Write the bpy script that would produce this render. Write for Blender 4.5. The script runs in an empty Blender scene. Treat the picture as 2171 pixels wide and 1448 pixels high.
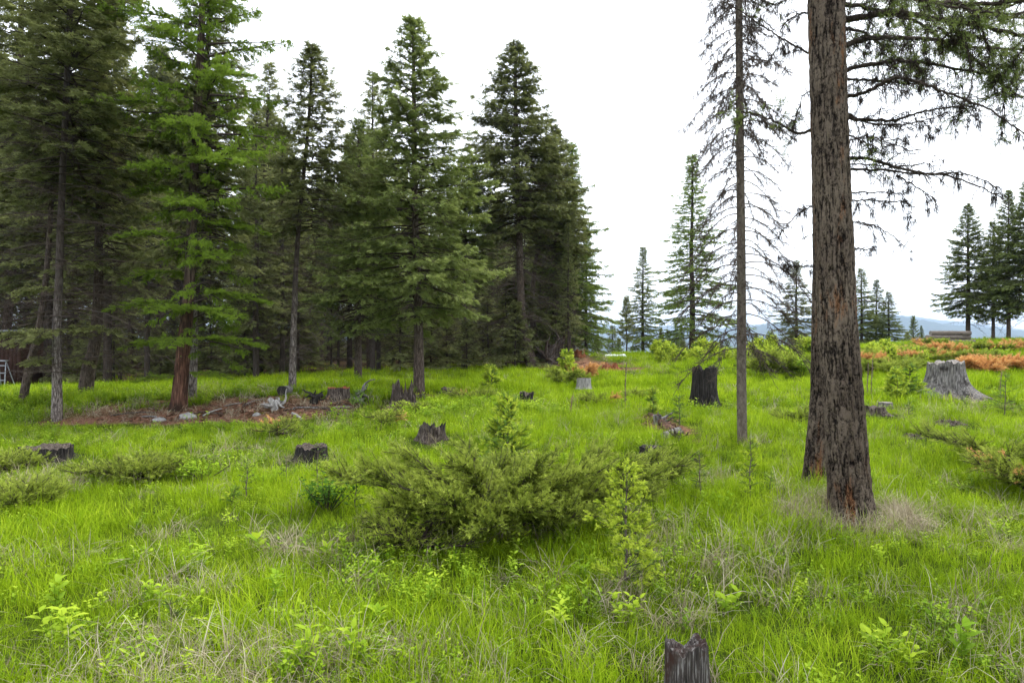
import bpy, math, random
import numpy as np

# ------------------------------------------------------------------ camera, sky, sun, exposure
S = bpy.context.scene
COL = S.collection
rng = np.random.default_rng(11)
random.seed(11)
EYE = 1.6
F = 1447.0
cam = bpy.data.cameras.new('camera')
cam.lens = 24.0; cam.sensor_width = 36.0; cam.clip_start = 0.05; cam.clip_end = 20000
camo = bpy.data.objects.new('camera', cam); COL.objects.link(camo)
camo.location = (0, 0, EYE); camo.rotation_euler = (math.radians(90), 0, 0)
S.camera = camo

SUN_EL, SUN_AZ = math.radians(56), math.radians(38)      # azimuth clockwise from +Y: ahead and to the right
W = bpy.data.worlds.new('World'); S.world = W; W.use_nodes = True
wn, wl = W.node_tree.nodes, W.node_tree.links
wn.clear()
wout = wn.new('ShaderNodeOutputWorld'); wbg = wn.new('ShaderNodeBackground')
sky = wn.new('ShaderNodeTexSky'); sky.sky_type = 'NISHITA'; sky.sun_disc = False
sky.sun_elevation = SUN_EL; sky.sun_rotation = SUN_AZ
wbg.inputs['Strength'].default_value = 0.10
# closed cloud deck: Nishita mostly hidden by bright grey-white cloud
wtc = wn.new('ShaderNodeTexCoord'); wmp = wn.new('ShaderNodeMapping'); wmp.inputs['Scale'].default_value = (1, 1, 2.5)
wno = wn.new('ShaderNodeTexNoise'); wno.inputs['Scale'].default_value = 1.6; wno.inputs['Detail'].default_value = 5
wr = wn.new('ShaderNodeValToRGB')
wr.color_ramp.elements[0].position = 0.25; wr.color_ramp.elements[0].color = (8.1, 8.6, 9.4, 1)
wr.color_ramp.elements[1].position = 0.75; wr.color_ramp.elements[1].color = (9.9, 10.1, 10.4, 1)
wmx = wn.new('ShaderNodeMix'); wmx.data_type = 'RGBA'; wmx.inputs[0].default_value = 0.9
wl.new(wtc.outputs['Generated'], wmp.inputs[0]); wl.new(wmp.outputs[0], wno.inputs['Vector'])
wl.new(wno.outputs['Fac'], wr.inputs[0])
wl.new(sky.outputs[0], wmx.inputs[6]); wl.new(wr.outputs[0], wmx.inputs[7])
wl.new(wmx.outputs[2], wbg.inputs['Color']); wl.new(wbg.outputs[0], wout.inputs['Surface'])

sl = bpy.data.lights.new('sun', 'SUN'); sl.energy = 1.5; sl.angle = math.radians(14); sl.color = (1.0, 0.95, 0.86)
so = bpy.data.objects.new('sun', sl); COL.objects.link(so)
so.rotation_euler = (math.radians(90) - SUN_EL, 0, -SUN_AZ + math.pi)
so.location = (0, 0, 40)
V = S.view_settings
S.display_settings.display_device = 'sRGB'
V.view_transform = 'Standard'; V.look = 'None'; V.exposure = 1.42; V.gamma = 1.0; V.use_curve_mapping = False
C = S.cycles
C.max_bounces = 7; C.diffuse_bounces = 5; C.glossy_bounces = 1; C.transmission_bounces = 3; C.volume_bounces = 0
C.transparent_max_bounces = 4; C.caustics_reflective = False; C.caustics_refractive = False
C.use_adaptive_sampling = True; C.adaptive_threshold = 0.02
C.use_denoising = True; C.denoiser = 'OPENIMAGEDENOISE'; C.denoising_input_passes = 'RGB_ALBEDO_NORMAL'; C.denoising_prefilter = 'ACCURATE'

# ------------------------------------------------------------------ numeric helpers
def smooth(t):
    t = np.clip(t, 0, 1); return t * t * (3 - 2 * t)

def _hash(ix, iy, iz, seed):
    with np.errstate(over='ignore'):
        h = (ix.astype(np.uint32) * np.uint32(374761393) + iy.astype(np.uint32) * np.uint32(668265263)
             + iz.astype(np.uint32) * np.uint32(2147483647 - 56) + np.uint32((seed * 974634777) & 0xffffffff))
        h = (h ^ (h >> np.uint32(13))) * np.uint32(1274126177)
        h = h ^ (h >> np.uint32(16))
    return h.astype(np.float64) / 4294967295.0

def vn(x, y, z=0.0, seed=0):
    x, y, z = np.broadcast_arrays(np.asarray(x, float), np.asarray(y, float), np.asarray(z, float))
    xi, yi, zi = np.floor(x).astype(np.int64), np.floor(y).astype(np.int64), np.floor(z).astype(np.int64)
    fx, fy, fz = x - xi, y - yi, z - zi
    fx, fy, fz = fx * fx * (3 - 2 * fx), fy * fy * (3 - 2 * fy), fz * fz * (3 - 2 * fz)
    r = 0
    for a in (0, 1):
        for b in (0, 1):
            for c in (0, 1):
                w = (fx if a else 1 - fx) * (fy if b else 1 - fy) * (fz if c else 1 - fz)
                r = r + w * _hash(xi + a, yi + b, zi + c, seed)
    return r * 2 - 1

def fbm(x, y, z=0.0, seed=0, o=3):
    r = 0; a = 1.0; t = 0
    for k in range(o):
        r = r + a * vn(np.asarray(x) * 2 ** k, np.asarray(y) * 2 ** k, np.asarray(z) * 2 ** k, seed + k); t += a; a *= 0.5
    return r / t

def hgt(x, y):
    x = np.asarray(x, float); y = np.asarray(y, float)
    xc = np.clip(x, -30, 24)
    H = 0.65 + 0.040 * xc
    z = H * smooth(y / 32.0)
    t = np.maximum(0, y - 33)
    w = smooth((x - 0.085 * y + 1) / 6)
    z = z - np.minimum(0.11 * t * t / (t + 15), 70) * w
    near = 1 - smooth((np.hypot(x, y) - 45) / 60)
    z = z + near * (0.07 * fbm(x * 0.35, y * 0.35, seed=3) + 0.022 * fbm(x * 1.7, y * 1.7, seed=5))
    # the low bank under the red larch
    z = z + 0.30 * smooth((y - 12.7 + 0.5 * vn(x * .5, 0, seed=8)) / 1.7) * smooth((-x - 1.5) / 2) * (1 - smooth((y - 16) / 5))
    z = z + 0.38 * np.exp(-(((x - 2.5) / 1.5) ** 2 + ((y - 28.2) / 1.5) ** 2))      # red earth mound by the root heap
    # hummock at the foot of the big fir
    z = z + 0.10 * np.exp(-(((x - 2.9) / 1.2) ** 2 + ((y - 6.3) / .75) ** 2))
    return z

YY = np.concatenate([np.arange(1.2, 60, 0.01), np.arange(60, 400, 0.5)])
def at(px, py):
    dx, dz = (px - 1085.5) / F, (724 - py) / F
    zr = EYE + dz * YY
    below = hgt(dx * YY, YY) >= zr
    k = int(np.argmax(below)) if below.any() else len(YY) - 1
    return np.array([dx * YY[k], YY[k], float(hgt(dx * YY[k], YY[k]))])

def P(px, py, d):
    return np.array([(px - 1085.5) / F * d, d, EYE + (724 - py) / F * d])

def unit(v):
    return v / (np.linalg.norm(v, axis=-1, keepdims=True) + 1e-12)

# ------------------------------------------------------------------ mesh helpers
def mesh_from(name, parts, mats, attrs=None, smooth_shade=False):
    """parts: list of (verts Nx3, faces MxK, material index)"""
    V_, L_, S_, N_, M_ = [], [], [], [], []
    off = 0; lo = 0
    for v, f, mi in parts:
        v = np.asarray(v, np.float32).reshape(-1, 3); f = np.asarray(f, np.int32)
        if len(f) == 0: continue
        V_.append(v); L_.append((f + off).ravel())
        k = f.shape[1]; m = f.shape[0]
        S_.append(lo + np.arange(m, dtype=np.int32) * k); N_.append(np.full(m, k, np.int32)); M_.append(np.full(m, mi, np.int32))
        off += len(v); lo += m * k
    me = bpy.data.meshes.new(name)
    V_ = np.concatenate(V_); L_ = np.concatenate(L_); S_ = np.concatenate(S_); N_ = np.concatenate(N_); M_ = np.concatenate(M_)
    me.vertices.add(len(V_)); me.vertices.foreach_set('co', V_.ravel())
    me.loops.add(len(L_)); me.loops.foreach_set('vertex_index', L_.astype(np.int32))
    me.polygons.add(len(S_)); me.polygons.foreach_set('loop_start', S_.astype(np.int32))
    me.polygons.foreach_set('loop_total', N_)
    me.polygons.foreach_set('material_index', M_)
    if smooth_shade: me.polygons.foreach_set('use_smooth', np.ones(len(S_), bool))
    for m in mats: me.materials.append(m)
    if attrs:
        for k, a in attrs.items():
            at_ = me.attributes.new(k, 'FLOAT', 'POINT'); at_.data.foreach_set('value', np.asarray(a, np.float32))
    me.update(calc_edges=True)
    return me

def ob(name, me, parent=None, loc=None):
    o = bpy.data.objects.new(name, me); COL.objects.link(o)
    if parent is not None: o.parent = parent
    if loc is not None: o.location = [float(c) for c in loc]
    return o

def tag(o, label=None, cat=None, group=None, kind=None):
    if label: o['label'] = label
    if cat: o['category'] = cat
    if group: o['group'] = group
    if kind: o['kind'] = kind
    return o

def empty(name, loc, label, cat, group=None, rz=0.0, sc=None):
    o = bpy.data.objects.new(name, None); COL.objects.link(o)
    o.location = [float(c) for c in loc]; o.rotation_euler = (0, 0, rz); o.empty_display_size = .1
    if sc is not None: o.scale = sc
    return tag(o, label, cat, group)

def prisms(P0, P1, r0, r1, n=3):
    P0 = np.asarray(P0, float).reshape(-1, 3); P1 = np.asarray(P1, float).reshape(-1, 3)
    m = len(P0); r0 = np.broadcast_to(r0, (m,)); r1 = np.broadcast_to(r1, (m,))
    d = unit(P1 - P0); ref = np.where(np.abs(d[:, 2:3]) > .9, np.array([[1., 0, 0]]), np.array([[0, 0, 1.]]))
    a = unit(np.cross(d, ref)); b = np.cross(d, a)
    an = np.arange(n) / n * 2 * np.pi
    ring = a[:, None, :] * np.cos(an)[None, :, None] + b[:, None, :] * np.sin(an)[None, :, None]
    v = np.concatenate([P0[:, None] + ring * r0[:, None, None], P1[:, None] + ring * r1[:, None, None]], 1)
    i = np.arange(n); j = (i + 1) % n
    f = np.stack([i, j, j + n, i + n], 1)
    f = (f[None] + (np.arange(m) * 2 * n)[:, None, None]).reshape(-1, 4)
    return v.reshape(-1, 3), f

def resample(path, n):
    path = np.asarray(path, float)
    t = np.arange(len(path)); u = np.linspace(0, len(path) - 1, n)
    # Catmull-Rom
    i = np.clip(np.floor(u).astype(int), 0, len(path) - 2); f = (u - i)[:, None]
    g = lambda k: path[np.clip(k, 0, len(path) - 1)]
    p0, p1, p2, p3 = g(i - 1), g(i), g(i + 1), g(i + 2)
    return .5 * (2 * p1 + (p2 - p0) * f + (2 * p0 - 5 * p1 + 4 * p2 - p3) * f ** 2 + (3 * p1 - p0 - 3 * p2 + p3) * f ** 3)

def tube(path, rad, n=10, cap=True, disp=None):
    """path Nx3, rad N; disp(theta, s) -> factor array (N,n)"""
    path = np.asarray(path, float); N = len(path); rad = np.broadcast_to(rad, (N,)).astype(float)
    T = unit(np.gradient(path, axis=0))
    up = np.array([0, 0, 1.]) if abs(T[0, 2]) < .9 else np.array([1., 0, 0])
    A = unit(np.cross(T, up)); 
    B = np.cross(T, A)
    th = np.arange(n) / n * 2 * np.pi
    R = np.broadcast_to(rad[:, None], (N, n)).copy()
    if disp is not None:
        s = np.concatenate([[0], np.cumsum(np.linalg.norm(np.diff(path, axis=0), axis=1))])
        R = R * disp(np.broadcast_to(th[None], (N, n)), np.broadcast_to(s[:, None], (N, n)))
    v = path[:, None] + (A[:, None] * np.cos(th)[None, :, None] + B[:, None] * np.sin(th)[None, :, None]) * R[..., None]
    v = v.reshape(-1, 3)
    i = np.arange(N - 1)[:, None] * n; k = np.arange(n)[None]; k2 = (k + 1) % n
    f = np.stack(np.broadcast_arrays(i + k, i + k2, i + n + k2, i + n + k), -1).reshape(-1, 4)
    if cap:
        c0, c1 = len(v), len(v) + 1
        v = np.concatenate([v, path[:1], path[-1:]])
        kk = np.arange(n)
        q0 = np.stack([np.full(n, c0), (kk + 1) % n, kk, np.full(n, c0)], 1)[:, :3]
        q1 = np.stack([np.full(n, c1), kk + (N - 1) * n, (kk + 1) % n + (N - 1) * n], 1)
        return v, f, np.concatenate([q0, q1])
    return v, f, None

def tube_parts(path, rad, n=10, mi=0, mic=None, disp=None):
    v, f, c = tube(path, rad, n, True, disp)
    m = len(v)
    return [(v, f, mi), (v, c, mi if mic is None else mic)]

def sprigs(Pp, D, Up, sc, tmpl, tint):
    """Pp (m,3) origins, D dirs, Up approx up, sc scales, tmpl (variants,k,3,3), tint (m,)"""
    m = len(Pp); D = unit(D); Sd = unit(np.cross(Up, D)); U = np.cross(D, Sd)
    tv = tmpl[rng.integers(0, len(tmpl), m)]             # m,k,3,3
    s = np.broadcast_to(sc, (m,))[:, None, None, None]
    v = Pp[:, None, None] + s * (tv[..., 0:1] * D[:, None, None] + tv[..., 1:2] * Sd[:, None, None] + tv[..., 2:3] * U[:, None, None])
    k = tmpl.shape[1]
    v = v.reshape(-1, 3); f = np.arange(len(v)).reshape(-1, 3)
    tt = tint[:, None, None] + np.clip(tv[..., 0], 0, 1.2) * 0.25
    return v, f, tt.reshape(-1)

def tmpl_fir(k=8, w=.085, ln=.40, spread=.32, var=5, up=.12):
    out = []
    for q in range(var):
        r = np.random.default_rng(100 + q); T = []
        for i in range(k):
            x = (i + .3 * r.random()) / k * .85
            if i == k - 1:
                T.append([(x - .1, -w * .8, 0), (x - .1, w * .8, 0), (1.12, 0, r.normal() * .05)]); continue
            s = 1 if i % 2 else -1
            l = ln * (1 - .35 * x) * r.uniform(.8, 1.2)
            zz = r.normal() * up
            T.append([(x - w, 0, 0), (x + w, s * .02, 0.01), (x + l * .62, s * spread * r.uniform(.7, 1.15), zz)])
        out.append(T)
    return np.array(out)

def tmpl_tuft(k=9, w=.06, var=4):      # short needles in every direction along a twig (larch, saplings)
    out = []
    for q in range(var):
        r = np.random.default_rng(300 + q); T = []
        for i in range(k):
            x = (i + r.random()) / k; a = r.uniform(0, 2 * np.pi); l = r.uniform(.22, .36)
            d = np.array([.45, math.cos(a), math.sin(a)]); b = np.array([0, -math.sin(a), math.cos(a)])
            p = np.array([x, 0, 0])
            T.append([p - b * w, p + b * w, p + d * l])
        out.append(T)
    return np.array(out)

FIR_T = tmpl_fir(7, .125, .52, .36, up=.16)
FIR_FINE = tmpl_fir(14, .05, .30, .26)
JUN_T = tmpl_fir(9, .085, .40, .26, up=.16)
TUFT_T = tmpl_tuft(9, .085)
TUFT_FINE = tmpl_tuft(15, .050, 4)
BUD_T = tmpl_tuft(14, .09, 4) * np.array([1, .8, .8])

# ------------------------------------------------------------------ materials
def new_mat(name):
    m = bpy.data.materials.new(name); m.use_nodes = True
    nt = m.node_tree; nt.nodes.clear()
    out = nt.nodes.new('ShaderNodeOutputMaterial')
    return m, nt, out

def N(nt, typ, **kw):
    n = nt.nodes.new(typ)
    for k, v in kw.items():
        if k.startswith('i_'):
            key = k[2:].replace('_', ' ')
            n.inputs[key].default_value = v
        else: setattr(n, k, v)
    return n

def ramp(nt, stops):
    r = nt.nodes.new('ShaderNodeValToRGB'); e = r.color_ramp.elements
    while len(e) < len(stops): e.new(.5)
    for i, (p, c) in enumerate(stops):
        e[i].position = p; e[i].color = (*c, 1)
    return r

def math_n(nt, op, a, b=None, c=None):
    n = nt.nodes.new('ShaderNodeMath'); n.operation = op
    for i, q in enumerate((a, b, c)):
        if q is None: continue
        if isinstance(q, (int, float)): n.inputs[i].default_value = q
        else: nt.links.new(q, n.inputs[i])
    return n.outputs[0]

def leaf_mat(name, dark, mid, light, trans=.3, rnd=.25, nscale=.6, rough=.65, spec=.07, pos=(0.1, .5, .95), nw=.6):
    m, nt, out = new_mat(name); L = nt.links.new
    at_ = N(nt, 'ShaderNodeAttribute', attribute_name='tint')
    oi = N(nt, 'ShaderNodeObjectInfo'); geo = N(nt, 'ShaderNodeNewGeometry')
    no = N(nt, 'ShaderNodeTexNoise', i_Scale=nscale, i_Detail=3.0)
    L(geo.outputs['Position'], no.inputs['Vector'])
    t = math_n(nt, 'MULTIPLY_ADD', oi.outputs['Random'], rnd, at_.outputs['Fac'])
    t = math_n(nt, 'MULTIPLY_ADD', no.outputs['Fac'], nw, t)
    t = math_n(nt, 'SUBTRACT', t, nw * .5 + rnd * .5)
    r = ramp(nt, [(pos[0], dark), (pos[1], mid), (pos[2], light)]); L(t, r.inputs[0])
    bs = N(nt, 'ShaderNodeBsdfPrincipled', i_Roughness=rough); bs.inputs['Specular IOR Level'].default_value = spec
    tr = N(nt, 'ShaderNodeBsdfTranslucent'); mx = N(nt, 'ShaderNodeMixShader'); mx.inputs[0].default_value = trans
    L(r.outputs[0], bs.inputs['Base Color']); L(r.outputs[0], tr.inputs['Color'])
    L(bs.outputs[0], mx.inputs[1]); L(tr.outputs[0], mx.inputs[2]); L(mx.outputs[0], out.inputs['Surface'])
    return m

def wood_mat(name, stops, scale=(9, 9, 1.6), nscale=3.0, bump=.5, rough=.9, spots=None, dist=.02, upper=None):
    m, nt, out = new_mat(name); L = nt.links.new
    tc = N(nt, 'ShaderNodeTexCoord'); mp = N(nt, 'ShaderNodeMapping'); mp.inputs['Scale'].default_value = scale
    L(tc.outputs['Object'], mp.inputs[0])
    n1 = N(nt, 'ShaderNodeTexNoise', i_Scale=nscale, i_Detail=7.0, i_Roughness=.65, i_Distortion=.6); L(mp.outputs[0], n1.inputs['Vector'])
    r = ramp(nt, stops); L(n1.outputs['Fac'], r.inputs[0])
    col = r.outputs[0]
    if upper:                        # greyer weathered bark up the larch; pale stems painted dark higher up
        ru = ramp(nt, upper); L(n1.outputs['Fac'], ru.inputs[0])
        sx = N(nt, 'ShaderNodeSeparateXYZ'); L(tc.outputs['Object'], sx.inputs[0])
        n5 = N(nt, 'ShaderNodeTexNoise', i_Scale=2.0, i_Detail=3.0); L(tc.outputs['Object'], n5.inputs['Vector'])
        zz_ = math_n(nt, 'MULTIPLY_ADD', n5.outputs['Fac'], 2.6, sx.outputs[2]); mr = N(nt, 'ShaderNodeMapRange'); L(zz_, mr.inputs[0])
        mr.inputs[1].default_value = 2.6; mr.inputs[2].default_value = 4.0
        mu = N(nt, 'ShaderNodeMix', data_type='RGBA'); L(mr.outputs[0], mu.inputs[0]); L(col, mu.inputs[6]); L(ru.outputs[0], mu.inputs[7]); col = mu.outputs[2]
    if spots:
        c, thr, ssc = spots
        n2 = N(nt, 'ShaderNodeTexNoise', i_Scale=ssc, i_Detail=4.0); L(tc.outputs['Object'], n2.inputs['Vector'])
        r2 = ramp(nt, [(thr, (0, 0, 0)), (thr + .12, (1, 1, 1))]); L(n2.outputs['Fac'], r2.inputs[0])
        mx = N(nt, 'ShaderNodeMix', data_type='RGBA'); L(r2.outputs[0], mx.inputs[0]); L(col, mx.inputs[6]); mx.inputs[7].default_value = (*c, 1)
        col = mx.outputs[2]
    bs = N(nt, 'ShaderNodeBsdfPrincipled', i_Roughness=rough); bs.inputs['Specular IOR Level'].default_value = .2
    L(col, bs.inputs['Base Color'])
    bp = N(nt, 'ShaderNodeBump', i_Strength=bump, i_Distance=dist); L(n1.outputs['Fac'], bp.inputs['Height']); L(bp.outputs[0], bs.inputs['Normal'])
    L(bs.outputs[0], out.inputs['Surface'])
    return m

def bark_plates(name, crack, body, high, orange=None):
    """scaly furrowed bark: the modelled furrow depth plus fine scales"""
    m, nt, out = new_mat(name); L = nt.links.new
    tc = N(nt, 'ShaderNodeTexCoord'); mp = N(nt, 'ShaderNodeMapping'); mp.inputs['Scale'].default_value = (1, 1, .55)
    L(tc.outputs['Object'], mp.inputs[0])
    n1 = N(nt, 'ShaderNodeTexNoise', i_Scale=58.0, i_Detail=8.0, i_Roughness=.72, i_Distortion=1.2); L(mp.outputs[0], n1.inputs['Vector'])
    n2 = N(nt, 'ShaderNodeTexNoise', i_Scale=24.0, i_Detail=6.0, i_Roughness=.6, i_Distortion=.8); L(mp.outputs[0], n2.inputs['Vector'])
    at_ = N(nt, 'ShaderNodeAttribute', attribute_name='height')
    t = math_n(nt, 'MULTIPLY_ADD', n1.outputs['Fac'], 1.1, math_n(nt, 'MULTIPLY', at_.outputs['Fac'], .55))
    t = math_n(nt, 'MULTIPLY_ADD', n2.outputs['Fac'], .5, t)
    vo = N(nt, 'ShaderNodeTexVoronoi', feature='F1', i_Scale=85.0); vm = N(nt, 'ShaderNodeVectorMath', operation='MULTIPLY_ADD'); vm.inputs[1].default_value = (.05, .05, .05)
    L(n2.outputs['Color'], vm.inputs[0]); L(mp.outputs[0], vm.inputs[2]); L(vm.outputs[0], vo.inputs['Vector'])
    sp_ = N(nt, 'ShaderNodeSeparateColor'); L(vo.outputs['Color'], sp_.inputs[0])
    t = math_n(nt, 'MULTIPLY_ADD', sp_.outputs[0], .30, t)
    t = math_n(nt, 'SUBTRACT', t, .74)
    r = ramp(nt, [(.30, crack), (.50, body), (.78, high)]); L(t, r.inputs[0])
    col = r.outputs[0]
    n4 = N(nt, 'ShaderNodeTexNoise', i_Scale=2.2, i_Detail=6.0); L(mp.outputs[0], n4.inputs['Vector'])
    r4 = ramp(nt, [(.35, (.62, .60, .59)), (.6, (1, 1, 1))]); L(n4.outputs['Fac'], r4.inputs[0])
    mm = N(nt, 'ShaderNodeMix', data_type='RGBA', blend_type='MULTIPLY'); mm.inputs[0].default_value = 1; L(col, mm.inputs[6]); L(r4.outputs[0], mm.inputs[7]); col = mm.outputs[2]
    if orange:
        mp3 = N(nt, 'ShaderNodeMapping'); mp3.inputs['Scale'].default_value = (3.2, 3.2, .9); mp3.inputs['Location'].default_value = (1.3, .4, 0); L(tc.outputs['Object'], mp3.inputs[0])
        n3 = N(nt, 'ShaderNodeTexNoise', i_Scale=1.6, i_Detail=7.0, i_Roughness=.7); L(mp3.outputs[0], n3.inputs['Vector'])
        r3 = ramp(nt, [(.56, (0, 0, 0)), (.64, (.85, .85, .85))]); L(n3.outputs['Fac'], r3.inputs[0])
        mo = N(nt, 'ShaderNodeMix', data_type='RGBA', blend_type='MULTIPLY'); L(r3.outputs[0], mo.inputs[0]); L(col, mo.inputs[6]); mo.inputs[7].default_value = (*orange, 1)
        col = mo.outputs[2]
    bs = N(nt, 'ShaderNodeBsdfPrincipled', i_Roughness=.92); bs.inputs['Specular IOR Level'].default_value = .12
    L(col, bs.inputs['Base Color'])
    bp = N(nt, 'ShaderNodeBump', i_Strength=1.0, i_Distance=.02); L(t, bp.inputs['Height']); L(bp.outputs[0], bs.inputs['Normal'])
    L(bs.outputs[0], out.inputs['Surface'])
    return m

def flat_mat(name, c, rough=.8, metal=0.0):
    m, nt, out = new_mat(name); L = nt.links.new
    geo = N(nt, 'ShaderNodeNewGeometry'); no = N(nt, 'ShaderNodeTexNoise', i_Scale=7.0, i_Detail=5.0); L(geo.outputs['Position'], no.inputs['Vector'])
    r = ramp(nt, [(.25, tuple(q * .72 for q in c)), (.75, tuple(min(1, q * 1.15) for q in c))]); L(no.outputs['Fac'], r.inputs[0])
    bs = N(nt, 'ShaderNodeBsdfPrincipled', i_Roughness=rough, i_Metallic=metal); L(r.outputs[0], bs.inputs['Base Color'])
    L(bs.outputs[0], out.inputs['Surface'])
    return m

M = {}
M['fir'] = leaf_mat('fir_needles', (.050, .070, .020), (.145, .190, .052), (.26, .31, .090), trans=.42)
M['fir2'] = leaf_mat('olive_fir_needles', (.058, .068, .024), (.155, .175, .060), (.26, .28, .100), trans=.42)
M['forest'] = leaf_mat('forest_needles', (.065, .076, .028), (.165, .185, .068), (.26, .28, .105), trans=.45)
M['larch'] = leaf_mat('larch_needles', (.034, .066, .010), (.095, .160, .018), (.21, .31, .036), trans=.4)
M['larch2'] = leaf_mat('grey_larch_needles', (.065, .100, .022), (.150, .215, .045), (.25, .33, .075), trans=.45)
M['spruce'] = leaf_mat('spruce_needles', (.055, .075, .024), (.145, .185, .055), (.23, .275, .085), trans=.42)
M['juniper'] = leaf_mat('juniper_needles', (.022, .034, .006), (.125, .170, .022), (.36, .43, .065), nscale=3.0, rnd=.1)
M['juniper_dead'] = leaf_mat('dead_juniper_needles', (.14, .065, .030), (.50, .235, .080), (.70, .42, .16), nscale=3.0, rnd=.1)
M['sapling'] = leaf_mat('sapling_needles', (.030, .055, .014), (.085, .150, .025), (.20, .32, .045), nscale=3.0, rnd=.1)
M['bud'] = leaf_mat('fresh_shoots', (.20, .27, .02), (.40, .50, .04), (.58, .66, .08), nscale=5.0, rnd=.1, trans=.4)
M['lichen'] = leaf_mat('dark_lichen', (.022, .016, .012), (.055, .041, .031), (.12, .095, .072), nscale=3.0, trans=.15)
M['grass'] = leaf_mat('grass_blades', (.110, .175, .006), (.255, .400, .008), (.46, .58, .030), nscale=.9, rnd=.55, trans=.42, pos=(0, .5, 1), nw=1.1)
M['dry'] = leaf_mat('dry_grass_blades', (.20, .16, .10), (.40, .34, .23), (.60, .54, .41), nscale=.8, rnd=.4, trans=.3)
M['herb'] = leaf_mat('broad_green_leaves', (.09, .17, .012), (.21, .35, .020), (.42, .54, .040), nscale=1.0, rnd=.45, trans=.42, pos=(0, .5, 1))
M['herb_dark'] = leaf_mat('dark_green_leaves', (.035, .09, .012), (.09, .19, .020), (.20, .33, .035), nscale=1.2, rnd=.3, trans=.35)
M['twig'] = wood_mat('bare_twig_wood', [(.3, (.035, .025, .020)), (.7, (.120, .092, .074))], bump=0)
M['twig_grey'] = wood_mat('grey_dead_twig_wood', [(.3, (.09, .075, .065)), (.7, (.26, .225, .20))], bump=0)
M['limb'] = wood_mat('dark_limb_bark', [(.3, (.020, .015, .012)), (.7, (.085, .064, .050))], nscale=6)
M['bark'] = wood_mat('brown_furrowed_bark', [(.34, (.018, .013, .010)), (.5, (.085, .062, .048)), (.7, (.22, .175, .145))], scale=(14, 14, 2.4), bump=1.0, dist=.03)
M['bark_pale'] = wood_mat('pale_flaking_bark', [(.36, (.03, .022, .018)), (.50, (.14, .115, .10)), (.64, (.38, .335, .30))], scale=(16, 16, 3), bump=1.0, dist=.02, upper=[(.3, (.016, .012, .010)), (.7, (.10, .080, .066))])  # upper stem painted dark in place of the boughs that should cover it
M['bark_dark'] = wood_mat('dark_brown_bark', [(.3, (.012, .009, .007)), (.7, (.085, .066, .054))], scale=(10, 10, 2), bump=.8)  # dark brown bark for trees in the wood and out on the rise
M['bark_red'] = wood_mat('red_brown_stripped_bark', [(.36, (.020, .011, .008)), (.52, (.105, .050, .032)), (.70, (.27, .150, .098))], scale=(12, 12, 1.1), bump=1.0, dist=.03, spots=((.03, .018, .012), .50, 1.7), upper=[(.35, (.022, .016, .013)), (.55, (.10, .072, .055)), (.72, (.27, .20, .15))])
M['bark_thin'] = wood_mat('smooth_brown_bark', [(.3, (.055, .042, .032)), (.7, (.20, .165, .135))], scale=(8, 8, 4), bump=.5, dist=.008, spots=((.035, .025, .018), .60, 16.0))
M['bark_plate'] = bark_plates('plated_fir_bark', (.008, .006, .005), (.052, .039, .030), (.205, .160, .122), orange=(1.45, .80, .42))
M['wood_grey'] = wood_mat('weathered_grey_wood', [(.32, (.018, .016, .015)), (.50, (.15, .138, .130)), (.72, (.42, .395, .37))], scale=(13, 13, 1.3), bump=1.0, dist=.03, spots=((.025, .020, .018), .55, 3.2))
M['wood_char'] = wood_mat('charred_black_wood', [(.35, (.006, .005, .005)), (.6, (.035, .030, .027)), (.78, (.18, .165, .15))], scale=(16, 16, 1.2), bump=1.0, dist=.03)
M['wood_dark'] = wood_mat('rotting_dark_wood', [(.32, (.014, .010, .008)), (.5, (.06, .045, .036)), (.70, (.22, .185, .155))], scale=(14, 14, 1.4), bump=1.0, dist=.03)
M['wood_red'] = wood_mat('rotten_red_wood', [(.32, (.05, .016, .008)), (.5, (.20, .065, .026)), (.72, (.40, .19, .10))], scale=(10, 10, 3), bump=1.0)
M['wood_pale'] = wood_mat('pale_bleached_wood', [(.30, (.09, .082, .075)), (.7, (.46, .44, .41))], scale=(14, 14, 1.6), bump=.7)
M['wood_split'] = wood_mat('split_dark_grey_wood', [(.34, (.012, .010, .009)), (.52, (.07, .058, .052)), (.68, (.34, .32, .31))], scale=(34, 34, 2.2), bump=1.0, dist=.015, spots=((.045, .022, .016), .52, 9.0))
M['cut'] = wood_mat('weathered_cut_wood', [(.3, (.10, .085, .075)), (.7, (.36, .33, .30))], scale=(10, 10, 10), bump=.8)
M['log'] = wood_mat('grey_log_bark', [(.3, (.05, .038, .030)), (.7, (.24, .20, .17))], scale=(2, 14, 14), bump=.8)
M['rock'] = wood_mat('grey_rock', [(.3, (.12, .12, .115)), (.7, (.36, .35, .33))], scale=(3, 3, 3), bump=.6)
M['white'] = flat_mat('white_tarpaulin', (.78, .80, .82), .5)
M['alu'] = flat_mat('brushed_aluminium', (.34, .36, .39), .5, .5)
M['shed'] = wood_mat('red_brown_boards', [(.3, (.022, .012, .009)), (.7, (.06, .030, .022))], scale=(10, 10, 2), bump=.5)
M['roof'] = flat_mat('grey_sheet_roof', (.28, .30, .33), .5, .3)
M['litter'] = leaf_mat('red_needle_litter', (.045, .026, .018), (.17, .085, .050), (.36, .22, .15), nscale=3, trans=.05)

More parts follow.
